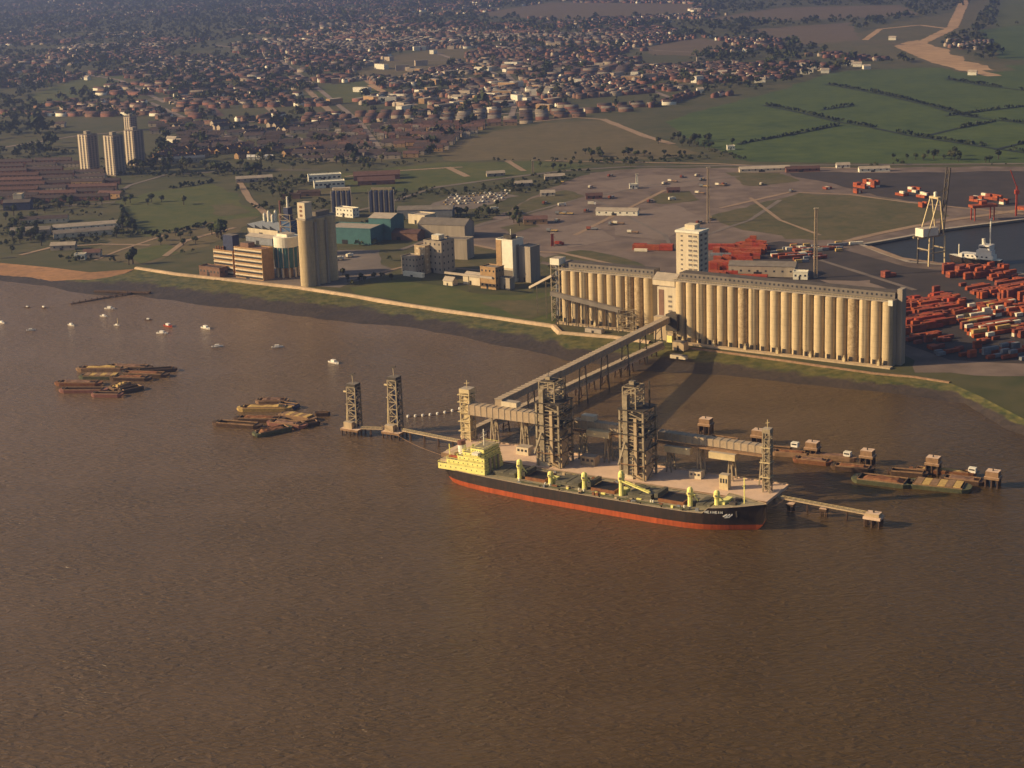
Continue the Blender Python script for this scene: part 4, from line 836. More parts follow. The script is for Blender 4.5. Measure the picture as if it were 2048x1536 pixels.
# ---------------------------------------------------------------- barges and small boats
def barge(px, py, L, Wd, deg, label, hull='rust', cargo=None, group=None, hold='dark', z=0):
    t = thing('barge', label, 'barge', W(px,py,0), R(deg), group); mb = MB(); h = 2.3; xs = [-.5,-.46,-.38,.38,.46,.5]; ws = [.22,.38,.5,.5,.38,.22]; zb = [.9,.1,-.6,-.6,.1,.9]; vs_ = []
    for x, w, b in zip(xs,ws,zb): vs_ += [(x*L,-w*Wd*.86,b),(x*L,-w*Wd,h),(x*L,w*Wd,h),(x*L,w*Wd*.86,b)]
    fs = [(4*i+a, 4*i+4+a, 4*i+5+a, 4*i+1+a) for i in range(5) for a in (0,2)]+[(4*i+1,4*i+5,4*i+6,4*i+2) for i in (0,1,3,4)]+[(0,1,2,3)[::-1],(20,21,22,23)]
    mb.add(vs_, fs); mb.add([(-.38*L,-.5*Wd,h),(.38*L,-.5*Wd,h),(.38*L,-.4*Wd,h),(-.38*L,-.4*Wd,h)], [(0,1,2,3)]); mb.add([(-.38*L,.4*Wd,h),(.38*L,.4*Wd,h),(.38*L,.5*Wd,h),(-.38*L,.5*Wd,h)], [(0,1,2,3)])
    mb.build('hull', M[hull], t)
    k = MB()
    for y in (-.4,.4): k.beam((-.38*L,y*Wd,h+.3),(.38*L,y*Wd,h+.3),.25,.7)
    for x in (-.38,.38): k.beam((x*L,-.4*Wd,h+.3),(x*L,.4*Wd,h+.3),.25,.7)
    k.build('coaming', M['plank'], t)
    MB().box(-.37*L,.37*L,-.39*Wd,.39*Wd,.4,.6).build('hold_floor', M[hold], t)
    if cargo == 'boards':
        for q in range(6): x0 = -.36*L+q*.12*L; MB().box(x0+.1,x0+.115*L,-.42*Wd,.42*Wd,h+.66,h+.95+.25*random.random()).build('hatch_board', M['hay' if q % 2 else 'plank'], t)
    elif cargo:
        mb = MB(); n = 7; rr = random.Random(px); vs_ = []
        for i in range(n+1):
            for j in range(5): vs_.append((-.36*L+.72*L*i/n, -.38*Wd+.76*Wd*j/4, 1.2+(2.2*rr.uniform(.6,1.1) if 0 < j < 4 and 0 < i < n else 0)))
        mb.add(vs_, [(i*5+j,(i+1)*5+j,(i+1)*5+j+1,i*5+j+1) for i in range(n) for j in range(4)]); mb.build('cargo_heap', M[cargo], t)
    k = MB(); k.box(-.44*L,-.40*L,-.8,.8,h,h+1.0); k.build('winch', M['dsteel'], t)
    return t
RA = [(158,770,34,8,-8,'rust','brick','rusty red lighter at the left end of the left barge group'),(168,784,34,8,-6,'brickred',None,'red-sided empty lighter at the lower left of the left barge group'),(205,741,38,8,-6,'plank','hay','lighter loaded with pale orange timber in the left barge group'),(203,757,32,8,-8,'bargeg','boards','boarded lighter in the middle of the left barge group'),
      (240,776,20,9,70,'plank','hay','short lighter with bright orange cargo at the front of the left barge group'),(262,782,18,8,40,'timber',None,'dark open lighter at the lower right of the left barge group'),(258,738,36,8,-12,'timber','brick','dark brown lighter at the top of the left barge group'),(288,752,38,8,-14,'timber','rust','long dark lighter right of the middle of the left barge group'),(312,744,30,7,8,'timber',None,'narrow dark lighter at the right tip of the left barge group'),(262,760,30,8,-10,'timber','rust','dark rusty lighter behind the orange cargo in the left barge group'),(215,793,22,7,-10,'brickred',None,'low red lighter at the bottom of the left barge group')]
for px, py, L, Wd, dg, hu, ca_, lb in RA: barge(px,py,L,Wd,dg,lb,hu,ca_,'lighters moored in the left group')
RB = [(530,820,36,9,-4,'hay','hay','yellow lighter heaped with pale timber in the middle barge group'),(545,806,22,8,-4,'plank','brick','pink cargo lighter at the top of the middle barge group'),(475,853,34,8,-20,'timber',None,'thin dark lighter at the left tip of the middle barge group'),(520,842,34,8,-10,'timber','rust','dark lighter below the yellow one in the middle barge group'),(545,866,26,9,35,'bargeg','rust','greenish lighter with pink heap at the bottom of the middle barge group'),(575,852,28,9,-25,'brickred','brick','red lighter at the right of the middle barge group'),(595,838,28,8,-30,'plank','boards','boarded lighter at the upper right of the middle barge group'),(612,852,18,6,20,'timber',None,'small dark boat at the right end of the middle barge group'),(578,815,16,6,-30,'dblue',None,'small bluish boat beside the yellow lighter'),(645,832,10,3,0,'timber',None,'tiny dark boat trailing off right of the middle barge group')]
for px, py, L, Wd, dg, hu, ca_, lb in RB: barge(px,py,L,Wd,dg,lb,hu,ca_,'lighters moored in the middle group')
JD = math.degrees(JA)
barge(1765,966,33,13,JD+4,'wide grey barge with red waterline moored right of the bulk carrier','bargeg','rust'); barge(1878,976,34,13,JD+6,'wide barge with green hatch boards at the far right berth','bargeg','boards')
barge(1583,912,24,6,JD+8,'low brown barge between the second and third berth dolphins','plank','rust'); barge(1660,918,30,6,JD+10,'long low barge between the third and fourth berth dolphins','plank','brick'); barge(1545,903,26,7,JD+8,'dark empty barge just left of the low brown one','timber',None); barge(1625,926,22,7,JD+6,'short rusty barge in front of the third berth dolphin','rust','brick'); barge(1705,940,24,7,JD+8,'dark loaded barge below the fourth berth dolphin','timber','rust'); barge(1815,950,22,7,JD+10,'dark narrow barge below the fifth berth dolphin','timber',None); barge(1925,965,24,8,JD+5,'dark low barge below the last berth dolphin','timber','brick')
barge(1450,884,20,5,JD,'narrow barge between the first and second berth dolphins','timber',None); barge(1885,948,36,5,JD+10,'narrow orange barge lying behind the green boarded barge','rust','hay')
for px, py, lb in [(1695,912,'small white wheelhouse on the long low barge'), (1590,893,'small white wheelhouse on the low brown barge by the third dolphin'), (1945,944,'small cream wheelhouse at the end of the narrow orange barge')]:
    t = thing('wheelhouse', lb, 'wheelhouse', W(px,py,2.3), JA); MB().box(-2,2,-1.6,1.6,0,2.6,0,1).build('wall', [M['boat'],M['white']], t); MB().box(-1.5,1.5,-1.68,-1.605,1.3,2.1).build('window', M['glass'], t)
def boat_mesh(m):
    mb = MB(); xs = [-.5,-.25,.1,.35,.5]; ws = [.40,.5,.48,.3,.02]; vs_ = []
    for x, w in zip(xs,ws): vs_ += [(x,-w*.7,-.1),(x,-w,.34+.2*max(0,x)),(x,w,.34+.2*max(0,x)),(x,w*.7,-.1)]
    fs = [(4*i+a,4*i+4+a,4*i+5+a,4*i+1+a) for i in range(4) for a in (0,1,2)]+[(3,2,1,0)]; mb.add(vs_, fs); return mb.mesh('hull', M[m])
BW, BR, BD = boat_mesh('boat'), boat_mesh('red'), boat_mesh('timber'); cabm = MB().box(-.22,.14,-.3,.3,.3,.85).mesh('cabin', M['boat']); mastm = MB().beam((.16,0,.3),(.16,0,3.2),.05).mesh('mast', M['csteel']); ckm = MB().box(-.42,-.24,-.28,.28,.345,.36).mesh('cockpit', M['dark'])
for px, py, L, me, lb in [(62,661,9,BW,'white boat nearest the left picture edge below the beach'),(143,651,10,BW,'pinkish white boat second from the left among the moored yachts'),(220,618,12,BW,'white boat moored closest to the dark timber jetty'),(208,633,9,BW,'small white boat just below the one by the timber jetty'),(234,651,7,BW,'tiny white dinghy with a mast below the timber jetty'),(297,640,8,BD,'small dark boat between the timber jetty and the red boat'),(337,653,13,BR,'red boat among the white moored yachts'),(325,667,12,BW,'white boat just below the red boat'),(412,657,13,BW,'larger white cabin boat right of the red boat'),(435,694,11,BW,'white boat below and right of the larger cabin boat'),(555,695,11,BW,'lone white boat above the middle barge group'),(668,726,13,BW,'bright white boat nearest the left mooring tower'),(4,646,9,BW,'white boat cut by the left picture edge'),(88,616,9,BD,'small grey-dark boat below the beach'),(55,615,7,BD,'tiny dark boat at the far left below the beach')]:
    t = thing('moored_boat', lb, 'boat', W(px,py,0), random.choice([R(-30),R(-20),R(10),R(-45)]), 'small boats moored off the beach'); L *= .8; s_ = (L,L*.36,L*.28)
    inst('hull', me, t, sc=s_); inst('cabin', cabm, t, sc=s_); inst('cockpit', ckm, t, sc=s_)
    if L < 6 and me is BW: inst('mast', mastm, t, sc=(L,L,L*.35))
t = thing('timber_jetty', 'dark old timber jetty sloping into the river below the beach', 'jetty', (0,0,0)); a, b = W(262,585,1.5), W(140,608,.2)
MB().beam(a,b,3,.6).build('deck', M['timber'], t)
for i in range(10): p = a.lerp(b,(i+.5)/10); MB().beam(p+Vector((0,0,-3)),p+Vector((random.uniform(-.4,.4),0,1.6)),.6).build('post', M['timber'], t)
t = thing('timber_jetty', 'short dark timber staging on the mud beside the old jetty', 'jetty', (0,0,0)); a, b = W(300,585,1.6), W(190,582,1.2); MB().beam(a,b,4,1.2).build('deck', M['timber'], t)

# ---------------------------------------------------------------- works along the bank
DEG = -37
def corner(px, py, w, d, h, deg=DEG): 
    """block whose nearest bottom corner shows at (px,py); local origin = that corner, x runs back along the front, y runs back along the side"""
    return W(px,py)
def block(name, label, cat, px, py, w, d, h, wm, rm, deg=DEG, roof='flat', wins=None, bands=None, group=None, rise=3.0, door=True, extra=None):
    t = thing(name, label, cat, W(px,py)+Vector((0,0,.1)), R(deg), group)
    if roof == 'flat':
        MB().box(-w,0,0,d,-.3,h,0,1).build('wall', [M[wm],M[rm]], t)
        k = MB(); 
        for x0,x1,y0,y1 in ((-w-.2,.2,-.2,.25),(-w-.2,.2,d-.25,d+.2),(-w-.2,-w+.25,.25,d-.25),(-.25,.2,.25,d-.25)): k.box(x0,x1,y0,y1,h+.01,h+.9)
        k.build('parapet', M[wm], t)
    elif roof == 'gable':
        MB().gable(-w,0,0,d,-.3,h,h+rise,0,1,.5).build('wall_and_roof', [M[wm],M[rm]], t)
    elif roof == 'saw':
        n = max(2, int(w/9)); MB().box(-w,0,0,d,-.3,h,0).build('wall', M[wm], t)
        for i in range(n):
            x0, x1 = -w+i*w/n, -w+(i+1)*w/n; k = MB(); k.add([(x0,0,h+.01),(x1,0,h+.01),(x0,0,h+rise),(x0,d,h+.01),(x1,d,h+.01),(x0,d,h+rise)], [(0,1,2),(3,5,4),(0,2,5,3)], 0); k.add([(x0,0,h+rise),(x1,0,h+.01),(x1,d,h+.01),(x0,d,h+rise)], [(0,1,2,3)], 1); k.build('sawtooth_roof', [M['glass'],M[rm]], t)
    if wins:
        nx, nz, ww, wh, m_ = wins; me = MB().box(-ww/2,ww/2,-.1,-.004,0,wh).mesh('window', M[m_])
        for i in range(nx):
            for j in range(nz): inst('window', me, t, (-w*(i+.5)/nx,0,h*(j+.45)/nz))
        ny = max(1, int(nx*d/w)); 
        for i in range(ny):
            for j in range(nz): inst('window', me, t, (0,d*(i+.5)/ny,h*(j+.45)/nz), math.pi/2)
    if bands:
        for j in range(bands): z = h*(j+.55)/bands; MB().box(-w-.1,-.02,-.25,-.003,z,z+h/bands*.30).build('floor_band', M['pale'], t); MB().box(-w+.5,-.6,-.12,-.004,z-h/bands*.38,z-.05).build('window_strip', M['dark'], t)
    if door: MB().box(-w*.62,-w*.5,-.12,-.004,0,min(4,h*.5)).build('door', M['dark'], t)
    return t
# banded brown mill
t = block('banded_mill', 'brown multi storey mill with pale horizontal floor bands by the sea wall', 'mill', 527,562,34,14,27,'tan','brick',bands=6)
MB().box(-30,-20,4,12,27.02,31,0,1).build('roof_house', [M['brick'],M['roofdark']], t)
t = block('banded_mill', 'shorter banded wing on the left side of the brown mill', 'mill', 468,553,24,14,22,'tan','brick',bands=5); MB().box(-14,-2,3,11,22.02,36,0,1).build('tank_house', [M['dblue'],M['roofgrey']], t)
for i in range(4): MB().cyl((-22+3*i,2,22),(-22+3*i,2,25+i%2),.7,n=8).build('vent', M['rust'], t)
block('low_works', 'low brown sheds on the left of the banded mill', 'works', 440,556,26,10,8,'brick','roofbrown',wins=(6,1,1.6,2,'glass'))
# drum
dp = W(574,556); t = thing('drum_silo', 'round silo with cream top and blue-green ribbed body on legs', 'silo', dp+Vector((0,9,.1)), R(DEG)); 
MB().cyl((0,0,9),(0,0,27),10.8,n=28,cap=True).build('drum_body', M['teal'], t, smooth=False); MB().cyl((0,0,27.02),(0,0,36),11.1,n=28).build('drum_top', M['white'], t)
for i in range(28):
    a = 2*math.pi*i/28; MB().beam((10.9*math.cos(a),10.9*math.sin(a),9),(10.9*math.cos(a),10.9*math.sin(a),27),.7,.5).build('rib', M['roofpale' if i % 2 else 'teal'], t)
for i in range(10): a = 2*math.pi*i/10; MB().cyl((9.5*math.cos(a),9.5*math.sin(a),-.3),(9.5*math.cos(a),9.5*math.sin(a),9),.9,n=8).build('leg', M['pale'], t)
MB().cyl((0,0,-.3),(0,0,9),5,n=12).build('core', M['tan'], t); MB().box(-6,6,-5,5,36.02,38.5,0,1).build('roof_house', [M['white'],M['roofpale']], t)
# tall triple silo
hs_ = HGT(617,574,442); t = thing('tall_silo_tower', 'tall concrete tower of three joined cylinders beside the sea wall', 'silo', W(617,574)+Vector((0,7.5,.1)), R(DEG))
cmsh = MB().cyl((0,0,-.3),(0,0,hs_),7.3,n=28).mesh('cylinder_bin', M['conc']); cmsh.polygons.foreach_set('use_smooth', [len(p.vertices) == 4 for p in cmsh.polygons])
for j in range(3): inst('cylinder_bin', cmsh, t, (0,j*13.2,0))
MB().box(-5.5,5.5,-6,32,hs_+.02,hs_+1.4,0,1).build('roof_slab', [M['conc2'],M['roofgrey']], t); pb = MB().box(-4,4.5,-5,4,hs_+1.42,hs_+15,0,1).build('penthouse', [M['pale'],M['roofpale']], t)
for z in (3,7,10.5): MB().box(-1.5,1.5,-5.1,-5.005,hs_+z,hs_+z+2).build('window', M['brick'], pb)
MB().box(-3,4,10,26,hs_+1.42,hs_+5,0,1).build('machine_house', [M['roofgrey'],M['roofdark']], t)
MB().box(6.0,8.6,2,4.6,-.3,hs_*.96).build('stair_shaft', M['conc2'], t); MB().box(6.0,8.6,15.2,17.8,-.3,hs_*.96).build('stair_shaft', M['conc2'], t)
# blue process tower behind
t = thing('blue_tower', 'blue steel process tower with pipes behind the drum silo', 'tower', W(566,512), R(DEG)); MB().box(0,12,0,10,0,34,0,1).build('tower_body', [M['blue'],M['roofdark']], t); MB().box(2,8,2,8,34.02,46,0,1).build('upper_body', [M['dblue'],M['roofpale']], t)
k = MB(); lattice(k,-1,13,-1,11,0,40,7,.5,.4); k.build('frame', M['steel'], t, kind='stuff'); MB().cyl((5,5,46),(5,5,56),1.1,.9,10).build('stack', M['white'], t); MB().cyl((-3,3,0),(-3,3,52),1.0,.9,10).build('stack', M['brickred'], t)
block('white_roofed_shed', 'long shed with bright white sawtooth roof behind the brown mill', 'shed', 556,476,42,22,7,'pale','white',roof='saw',rise=4)
block('grey_shed', 'low grey lean-to shed in front of the white sawtooth roof', 'shed', 545,492,36,14,7,'greyc','roofpale',roof='gable',rise=2)
for i, (px, py) in enumerate([(530,452),(538,447),(546,455),(552,446)]):
    t = thing('white_tank', ['leftmost','second','third','rightmost'][i]+' slim white tank beside the sawtooth roof', 'tank', W(px,py), 0, 'slim white tanks'); MB().cyl((0,0,0),(0,0,12),1.6,n=10).build('shell', M['white'], t); MB().cyl((0,0,12),(0,0,14),1.6,.3,10).build('cone_top', M['white'], t)
# teal sheds and neighbours
block('teal_shed', 'long blue-green shed with pale pink roof right of the silo tower', 'shed', 742,490,50,30,15,'teal','roofpale',deg=-22,roof='flat',door=True); block('teal_shed', 'taller blue-green shed block at the right end of the long teal shed', 'shed', 783,480,24,30,21,'teal','roofpale',deg=-22,roof='gable',rise=3)
block('cream_block', 'cream low block behind the long teal shed', 'building', 706,436,24,10,9,'white','pale',wins=(5,2,1.6,1.4,'glass')); block('pale_shed', 'pale square shed right of the teal sheds', 'shed', 850,450,22,18,9,'pale','roofpale'); block('grey_long_shed', 'long grey roofed shed below the car park', 'shed', 905,436,58,22,9,'greyc','roofgrey',deg=-5,roof='gable'); block('grey_long_shed', 'second grey shed in front of the pale square shed', 'shed', 930,478,50,24,13,'conc2','roofgrey',deg=-22,roof='gable',rise=5); block('low_works', 'low red brown works between teal sheds and grey plant', 'works', 835,482,36,18,7,'brick','rooftile',deg=-22,roof='gable')
for px, py, n, lb in [(690,425,4,'dark bank of four chimney-like steel silos nearer the silo tower'),(770,424,5,'dark bank of five steel silos above the teal shed')]:
    t = thing('steel_silo_bank', lb, 'silos', W(px,py), R(-10)); q = MB().cyl((0,0,0),(0,0,22),2.6,n=12); q.cyl((0,0,22),(0,0,24),2.6,.4,12); me = q.mesh('steel_bin', M['dblue'])
    for i in range(n): inst('steel_bin', me, t, ((i-n/2)*5.6,0,0))
    MB().box(-n*2.8,n*2.8-5,-1,1,24.1,26.5).build('top_gallery', M['steel'], t); k = MB()
    for i in range(n+1): k.beam(((i-n/2)*5.6-2.8,-2.7,0),((i-n/2)*5.6-2.8,-2.7,25),.5)
    k.build('frame', M['roofpale'], t, kind='stuff')
for px, py, w_, lb in [(683,360,40,'upper of the two white flat roofed works buildings'),(690,374,36,'lower of the two white flat roofed works buildings')]: block('white_works', lb, 'building', px,py,w_,14,7,'white','white',deg=10,wins=(7,1,3,2,'glass'))
block('red_works', 'red roofed works with long ridge above the steel silos', 'works', 800,358,56,18,6,'brickred','rooftile',deg=4,roof='gable',rise=4); block('red_works', 'second red roofed works just below the first', 'works', 790,368,44,16,5,'brickred','rooftile',deg=4,roof='gable',rise=4)
for i, (px, py, w_, m_) in enumerate([(745,366,10,'white'),(796,352,8,'white'),(640,392,26,'brick'),(600,398,20,'brick')]): block('small_works', ['small white hut left of the red roofed works','small white hut at the right end of the red roofs','low brown yard shed above the silo tower','low brown shed left of the other yard shed'][i], 'hut', px,py,w_,10,5,m_,'roofpale' if i < 2 else 'roofbrown',deg=0)
# white mill right of centre
t = block('white_mill', 'tall white mill block catching the sun left of the silos', 'mill', 1027,566,17,16,36,'white','roofpale',deg=-37,wins=None); MB().box(-17.2,-11.5,-.3,-.02,2,36).build('tan_panel', M['tan'], t); MB().box(-11,.2,-.35,-.02,11.2,12.4).build('canopy', M['pale'], t); MB().box(-10.5,-.5,-.2,-.02,1,10.6).build('dark_base', M['roofgrey'], t); MB().box(-12,-4,4,11,36.9,40).build('roof_plant', M['dsteel'], t); MB().beam((-6,6,40),(-6,6,45),.4).build('aerial', M['white'], t); MB().box(.02,.3,5,9,3,32).build('stair_panel', M['conc2'], t)
block('white_mill_wing', 'grey rear wing of the white mill', 'mill', 1062,566,12,14,30,'conc2','roofpale',deg=-37); block('mill_wing', 'tan lower wing on the left foot of the white mill', 'mill', 992,580,16,12,18,'tan','roofgrey',wins=(4,3,1.4,1.6,'glass')); block('mill_wing', 'small grey annexe under the white mill', 'mill', 1020,580,10,7,9,'conc2','roofgrey'); block('mill_wing', 'pale loading shed left of the tan wing', 'shed', 960,572,18,12,7,'pale','roofpale',roof='gable')
t = block('grey_mill', 'tall grey mill block at the left of the middle works', 'mill', 885,548,20,18,28,'conc2','roofgrey',wins=(4,5,1.2,1.8,'glass')); MB().box(-14,-6,4,12,28.9,33,0,1).build('roof_house', [M['pale'],M['white']], t)
block('grey_mill', 'stepped pale tower left of the tall grey mill', 'mill', 852,548,12,12,24,'beige','roofpale',wins=(2,5,2.4,1.6,'pale')); block('grey_mill', 'low grey wing left of the stepped pale tower', 'mill', 832,552,16,12,16,'conc2','roofgrey',wins=(4,3,1.2,1.4,'glass')); block('grey_mill', 'plain grey windowless block behind the tall grey mill', 'mill', 935,520,26,16,18,'conc2','roofgrey',deg=-22); block('pale_gable_hut', 'small pale gabled hut on the grass below the grey mill', 'hut', 905,572,10,7,4,'pale','roofpale',roof='gable',rise=3); block('low_works', 'low white wall and shelter below the grey mill', 'works', 845,556,22,3,3,'white','white')
t = thing('pipe_bridge', 'thin raised pipe bridge linking the grey mill to the white mill', 'bridge', (0,0,0)); a, b = W(890,545,18), W(985,556,18); MB().beam(a,b,2,1.6).build('pipe_box', M['roofpale'], t); MB().beam(a.lerp(b,.5)-Vector((0,0,14)),a.lerp(b,.5),.7).build('leg', M['steel'], t)
t = thing('pipe_bridge', 'thin raised pipe bridge from the white mill to the shorter silo row', 'bridge', (0,0,0)); a, b = W(1060,575,22), rowL.location+Vector((-5,4,36)); MB().beam(a,b,2,1.8).build('pipe_box', M['roofpale'], t)
for f in (.3,.7): c = a.lerp(b,f); MB().beam(Vector((c.x,c.y,LAND)),c,.7).build('leg', M['steel'], t)
# left bank sheds
for i, (px, py, w_, d_, h_, wm_, rm_, dg, lb) in enumerate([(245,455,70,12,5,'white','roofpale',16,'long low pale shed on the left with a bright roof'),(232,468,62,14,5,'pale','roofgrey',16,'long grey shed below the bright roofed one'),(135,445,50,14,5,'pale','roofbrown',6,'brown roofed shed at the left above the long shed'),(100,470,40,14,6,'wallw','roofgrey',6,'grey roofed shed at the far left'),(150,500,24,10,5,'wallw','roofpale',0,'pale building just above the beach'),(200,515,16,10,5,'wallw','rooftile',0,'sunlit house with red roof above the beach'),(170,520,10,8,5,'white','roofpale',0,'small white hut by the sunlit red roofed house'),(75,400,44,12,6,'brick','roofbrown',4,'brown shed below the terraced rows'),(60,420,30,14,9,'dblue','roofdark',0,'dark blue block at the far left'),(45,410,10,10,12,'pale','pale',0,'pale square tower at the far left'),(240,398,30,10,6,'tan','rooftile',-20,'brown works at the foot of the apartment towers'),(205,372,40,10,6,'tan','roofbrown',-8,'low tan school-like building by the apartment towers'),(1095,448,24,16,5,'tan','rooftile',0,'low orange-brown shed in the middle of the yard'),(1010,352,22,8,4,'conc2','roofpale',8,'small grey shed above the car park'),(1275,432,44,10,5,'white','roofpale',-16,'long cream canopy building in the yard'),(1590,555,56,20,9,'conc2','roofgrey',-16,'wide grey roofed warehouse behind the longer silo row'),(1615,560,12,8,6,'white','white',-16,'small white cabin in the yard behind the silos'),(1275,378,9,6,5,'white','white',0,'small white hut beside the far yard mast'),(1110,392,16,6,4,'pale','roofpale',0,'small pale shed at the top of the yard'),(1130,358,24,8,4,'conc2','roofpale',6,'low grey shed by the road north of the yard'),(1205,398,18,6,4,'brickred','rooftile',0,'small red brick store in the yard'),(1360,385,14,6,3,'brickred','rooftile',0,'low red store left of the tall yard mast'),(1470,300,10,8,5,'white','roofpale',0,'white farmhouse at the lower edge of the marsh field'),(1700,336,16,6,4,'white','roofpale',0,'white hut on the far road above the container yard'),(1580,342,60,8,4,'pale','roofpale',0,'long pale shed on the far road'),(1640,343,40,8,4,'brickred','rooftile',0,'long red shed on the far road'),(1780,343,36,8,4,'white','roofpale',0,'short white shed at the right end of the far road sheds'),(700,388,20,8,5,'conc2','roofpale',0,'small grey works behind the steel silos'),(545,362,44,8,5,'wallw','roofpale',10,'long pale building left of the white works'),(410,325,60,9,7,'wallw','roofpale',12,'long pale terrace at the top edge of the wood'),(1065,372,20,7,4,'conc2','roofpale',10,'small flat shed right of the car park')]):
    block('shed' if 'shed' in lb else 'building', lb, 'shed' if 'shed' in lb else 'building', px,py,w_,d_,h_,wm_,rm_,deg=dg,roof='flat' if w_ < 13 or rm_ in ('white','pale') else 'gable',rise=2.6,wins=(max(3,int(w_/7)),1,1.6,1.5,'glass'))
# white row of six
for i in range(6):
    t = thing('white_garage', ['first','second','third','fourth','fifth','sixth'][i]+' of six tiny white gables in a row above the wood', 'hut', W(498+i*9,319), 0, 'row of six white gables'); MB().gable(-2.2,2.2,-3,3,0,4,6.5,0,1).build('wall_and_roof', [M['white'],M['boat']], t)
# apartment towers
AT = M['conc2']
for i, (px, py, pt, lb) in enumerate([(180,345,270,'leftmost of the apartment towers'),(232,352,272,'front middle apartment tower with pale balcony strips'),(272,332,262,'right hand apartment tower'),(262,262,234,'small farther apartment tower behind the others')]):
    h = HGT(px,py,pt); s_ = 1 if i < 3 else .8; t = thing('apartment_tower', lb, 'tower block', W(px,py), R(-37), 'apartment towers'); w, d = 19*s_, 17*s_
    MB().box(-w,0,0,d,0,h,0,1).build('wall', [M['aptw'] if 'aptw' in M else AT,M['roofdark']], t); MB().box(-w*.65,-w*.35,d*.3,d*.7,h,h+4).build('lift_house', M['conc2'], t)
    for q in range(3): MB().box(-w*(.92-.32*q),-w*(.78-.32*q),-.5,-.02,1,h-.5).build('balcony_stack', M['pale'], t)
    me = MB().box(-1.2,1.2,-.12,-.005,0,1.4).mesh('window', M['glass']); nf_ = int(h/2.9)
    for j in range(nf_):
        for q in range(3): inst('window', me, t, (-w*(.70-.32*q),0,1+j*2.9))
        for q in range(3): inst('window', me, t, (0,d*(.2+.3*q),1+j*2.9), math.pi/2)
# terraced rows on the left
def terrace_mesh(n, rm, wm):
    mb = MB(); L = n*5.5; mb.gable(-L/2,L/2,-4,4,-.3,5.2,8.2,0,1,.3)
    for i in range(n): x = -L/2+i*5.5; mb.box(x+.1,x+1.0,-.5,.5,7.2,9.2,2); mb.box(x+1.8,x+3.2,-4.07,-4.003,1,2.2,3); mb.box(x+1.8,x+3.2,-4.07,-4.003,3.3,4.4,3)
    return mb.mesh('terrace', [M[wm],M[rm],M['brick'],M['glass']])
TM = [terrace_mesh(9,'roofbrown','brickred'),terrace_mesh(12,'rooftile','brick'),terrace_mesh(7,'roofbrown','wallw')]; nt = 0
for r_ in range(9):
    y0 = 326+r_*8.6+r_*r_*.12; x = -20+random.uniform(0,20)
    while x < 190-(r_ > 6)*20:
        n = random.randrange(3); wpx = [75,100,60][n]*.82+.6*r_
        if not (150 < x+wpx/2 and y0 < 350):
            o = inst('terraced_row', TM[n], None, W(x+wpx/2,y0-.04*x+4), R(-3)); nt += 1; tag(o, ['terraced row with brown roof and red walls among the left terraces','longer terraced row with red tiled roof among the left terraces','short terraced row with pale walls among the left terraces'][n], 'terrace', ['brown roofed left terraces','red roofed left terraces','short pale left terraces'][n])
        x += wpx+random.uniform(8,16)
# larger pale buildings in the town centre
for i in range(90):
    px = random.gauss(1020,170); py = random.gauss(165,38)
    if not (640 < px < 1500 and 90 < py < 235): continue
    w_ = random.uniform(14,38); t_ = i % 3; o = MB(); o.box(-w_/2,w_/2,-6,6,-.3,random.uniform(6,12),0,1); tag(o.build('town_building', [M[['white','wallw','tan'][t_]],M[['roofpale','roofgrey','roofpale'][t_]]], None, W(px,py), R(random.uniform(-60,60))), ['white','pale rendered','tan brick'][t_]+' flat roofed block in the busy middle of the town', 'building', ['white','pale rendered','tan brick'][t_]+' town centre blocks')
for i, (px, py) in enumerate([(1445,150),(1470,155),(1500,160),(1520,165),(1590,140),(1605,135),(1620,145),(1635,138),(1650,146),(1700,130),(1715,133),(1733,138),(1400,185),(1610,148),(1100,184),(915,200),(925,212),(345,285),(355,290),(405,280),(175,160),(1400,148),(1945,150),(1785,80)]):
    w_ = random.uniform(10,20); o = MB(); o.gable(-w_/2,w_/2,-5,5,-.3,6,9.5,0,1); tag(o.build('white_house', [M['white'],M['roofpale']], None, W(px,py), R(random.uniform(-40,10))), 'bright white house in the distant '+('estate beside the marsh' if px > 1390 else 'town'), 'house', 'bright white houses '+('by the marsh' if px > 1390 else 'in the town'))

# ---------------------------------------------------------------- port yard
def container_mesh(m, L):
    mb = MB(); Wd, h = 2.44, 2.6
    for s_, x in ((-1,0),(1,0)): pass
    mb.box(0,L,0,Wd,.12,h-.02)
    n = int(L/1.2)
    for i in range(n): x = .25+i*(L-.5)/n; mb.box(x,x+.5,-.06,-.001,.25,h-.2); mb.box(x,x+.5,Wd+.001,Wd+.06,.25,h-.2)
    for x in (-.03,L-.12):
        for y in (-.08,Wd-.08): mb.box(x,x+.15,y,y+.16,0,h)
    for y in (.05,Wd/2+.05): mb.box(-.07,-.001,y,y+Wd/2-.1,.2,h-.15)
    return mb.mesh('container', M[m])
CM = {(c,l): container_mesh(m,{'l':12.2,'s':6.1}[l]) for c, m in (('orange','orange'),('brown','brownc'),('white','whitec'),('grey','greyc'),('red','red'),('yellow','hay')) for l in 'ls'}
PLACED = []
def stack(px, py, cols, rows, levels, deg, mix, where, l='s', p=.85, gap=.35):
    o0 = W(px,py,LAND+.3); rot = Matrix.Rotation(R(deg),3,'Z'); L = 12.2 if l == 'l' else 6.1
    for i in range(cols):
        for j in range(rows):
            hgt_ = 0 if random.random() > p else random.randint(max(1,levels-1),levels)
            for k in range(hgt_):
                c = random.choice(mix); q = o0+rot@Vector((i*(L+gap),j*(2.44+gap),k*2.62)); 
                lb = f'{c} {"long" if l == "l" else "short"} container, {["bottom","second","third"][k] if k else "bottom"} layer, {where}'
                PLACED.append((q.length, c, l, q, deg, lb, where))
O, Bn, Wh, Gr, Rd, Hy = 'orange','brown','white','grey','red','yellow'
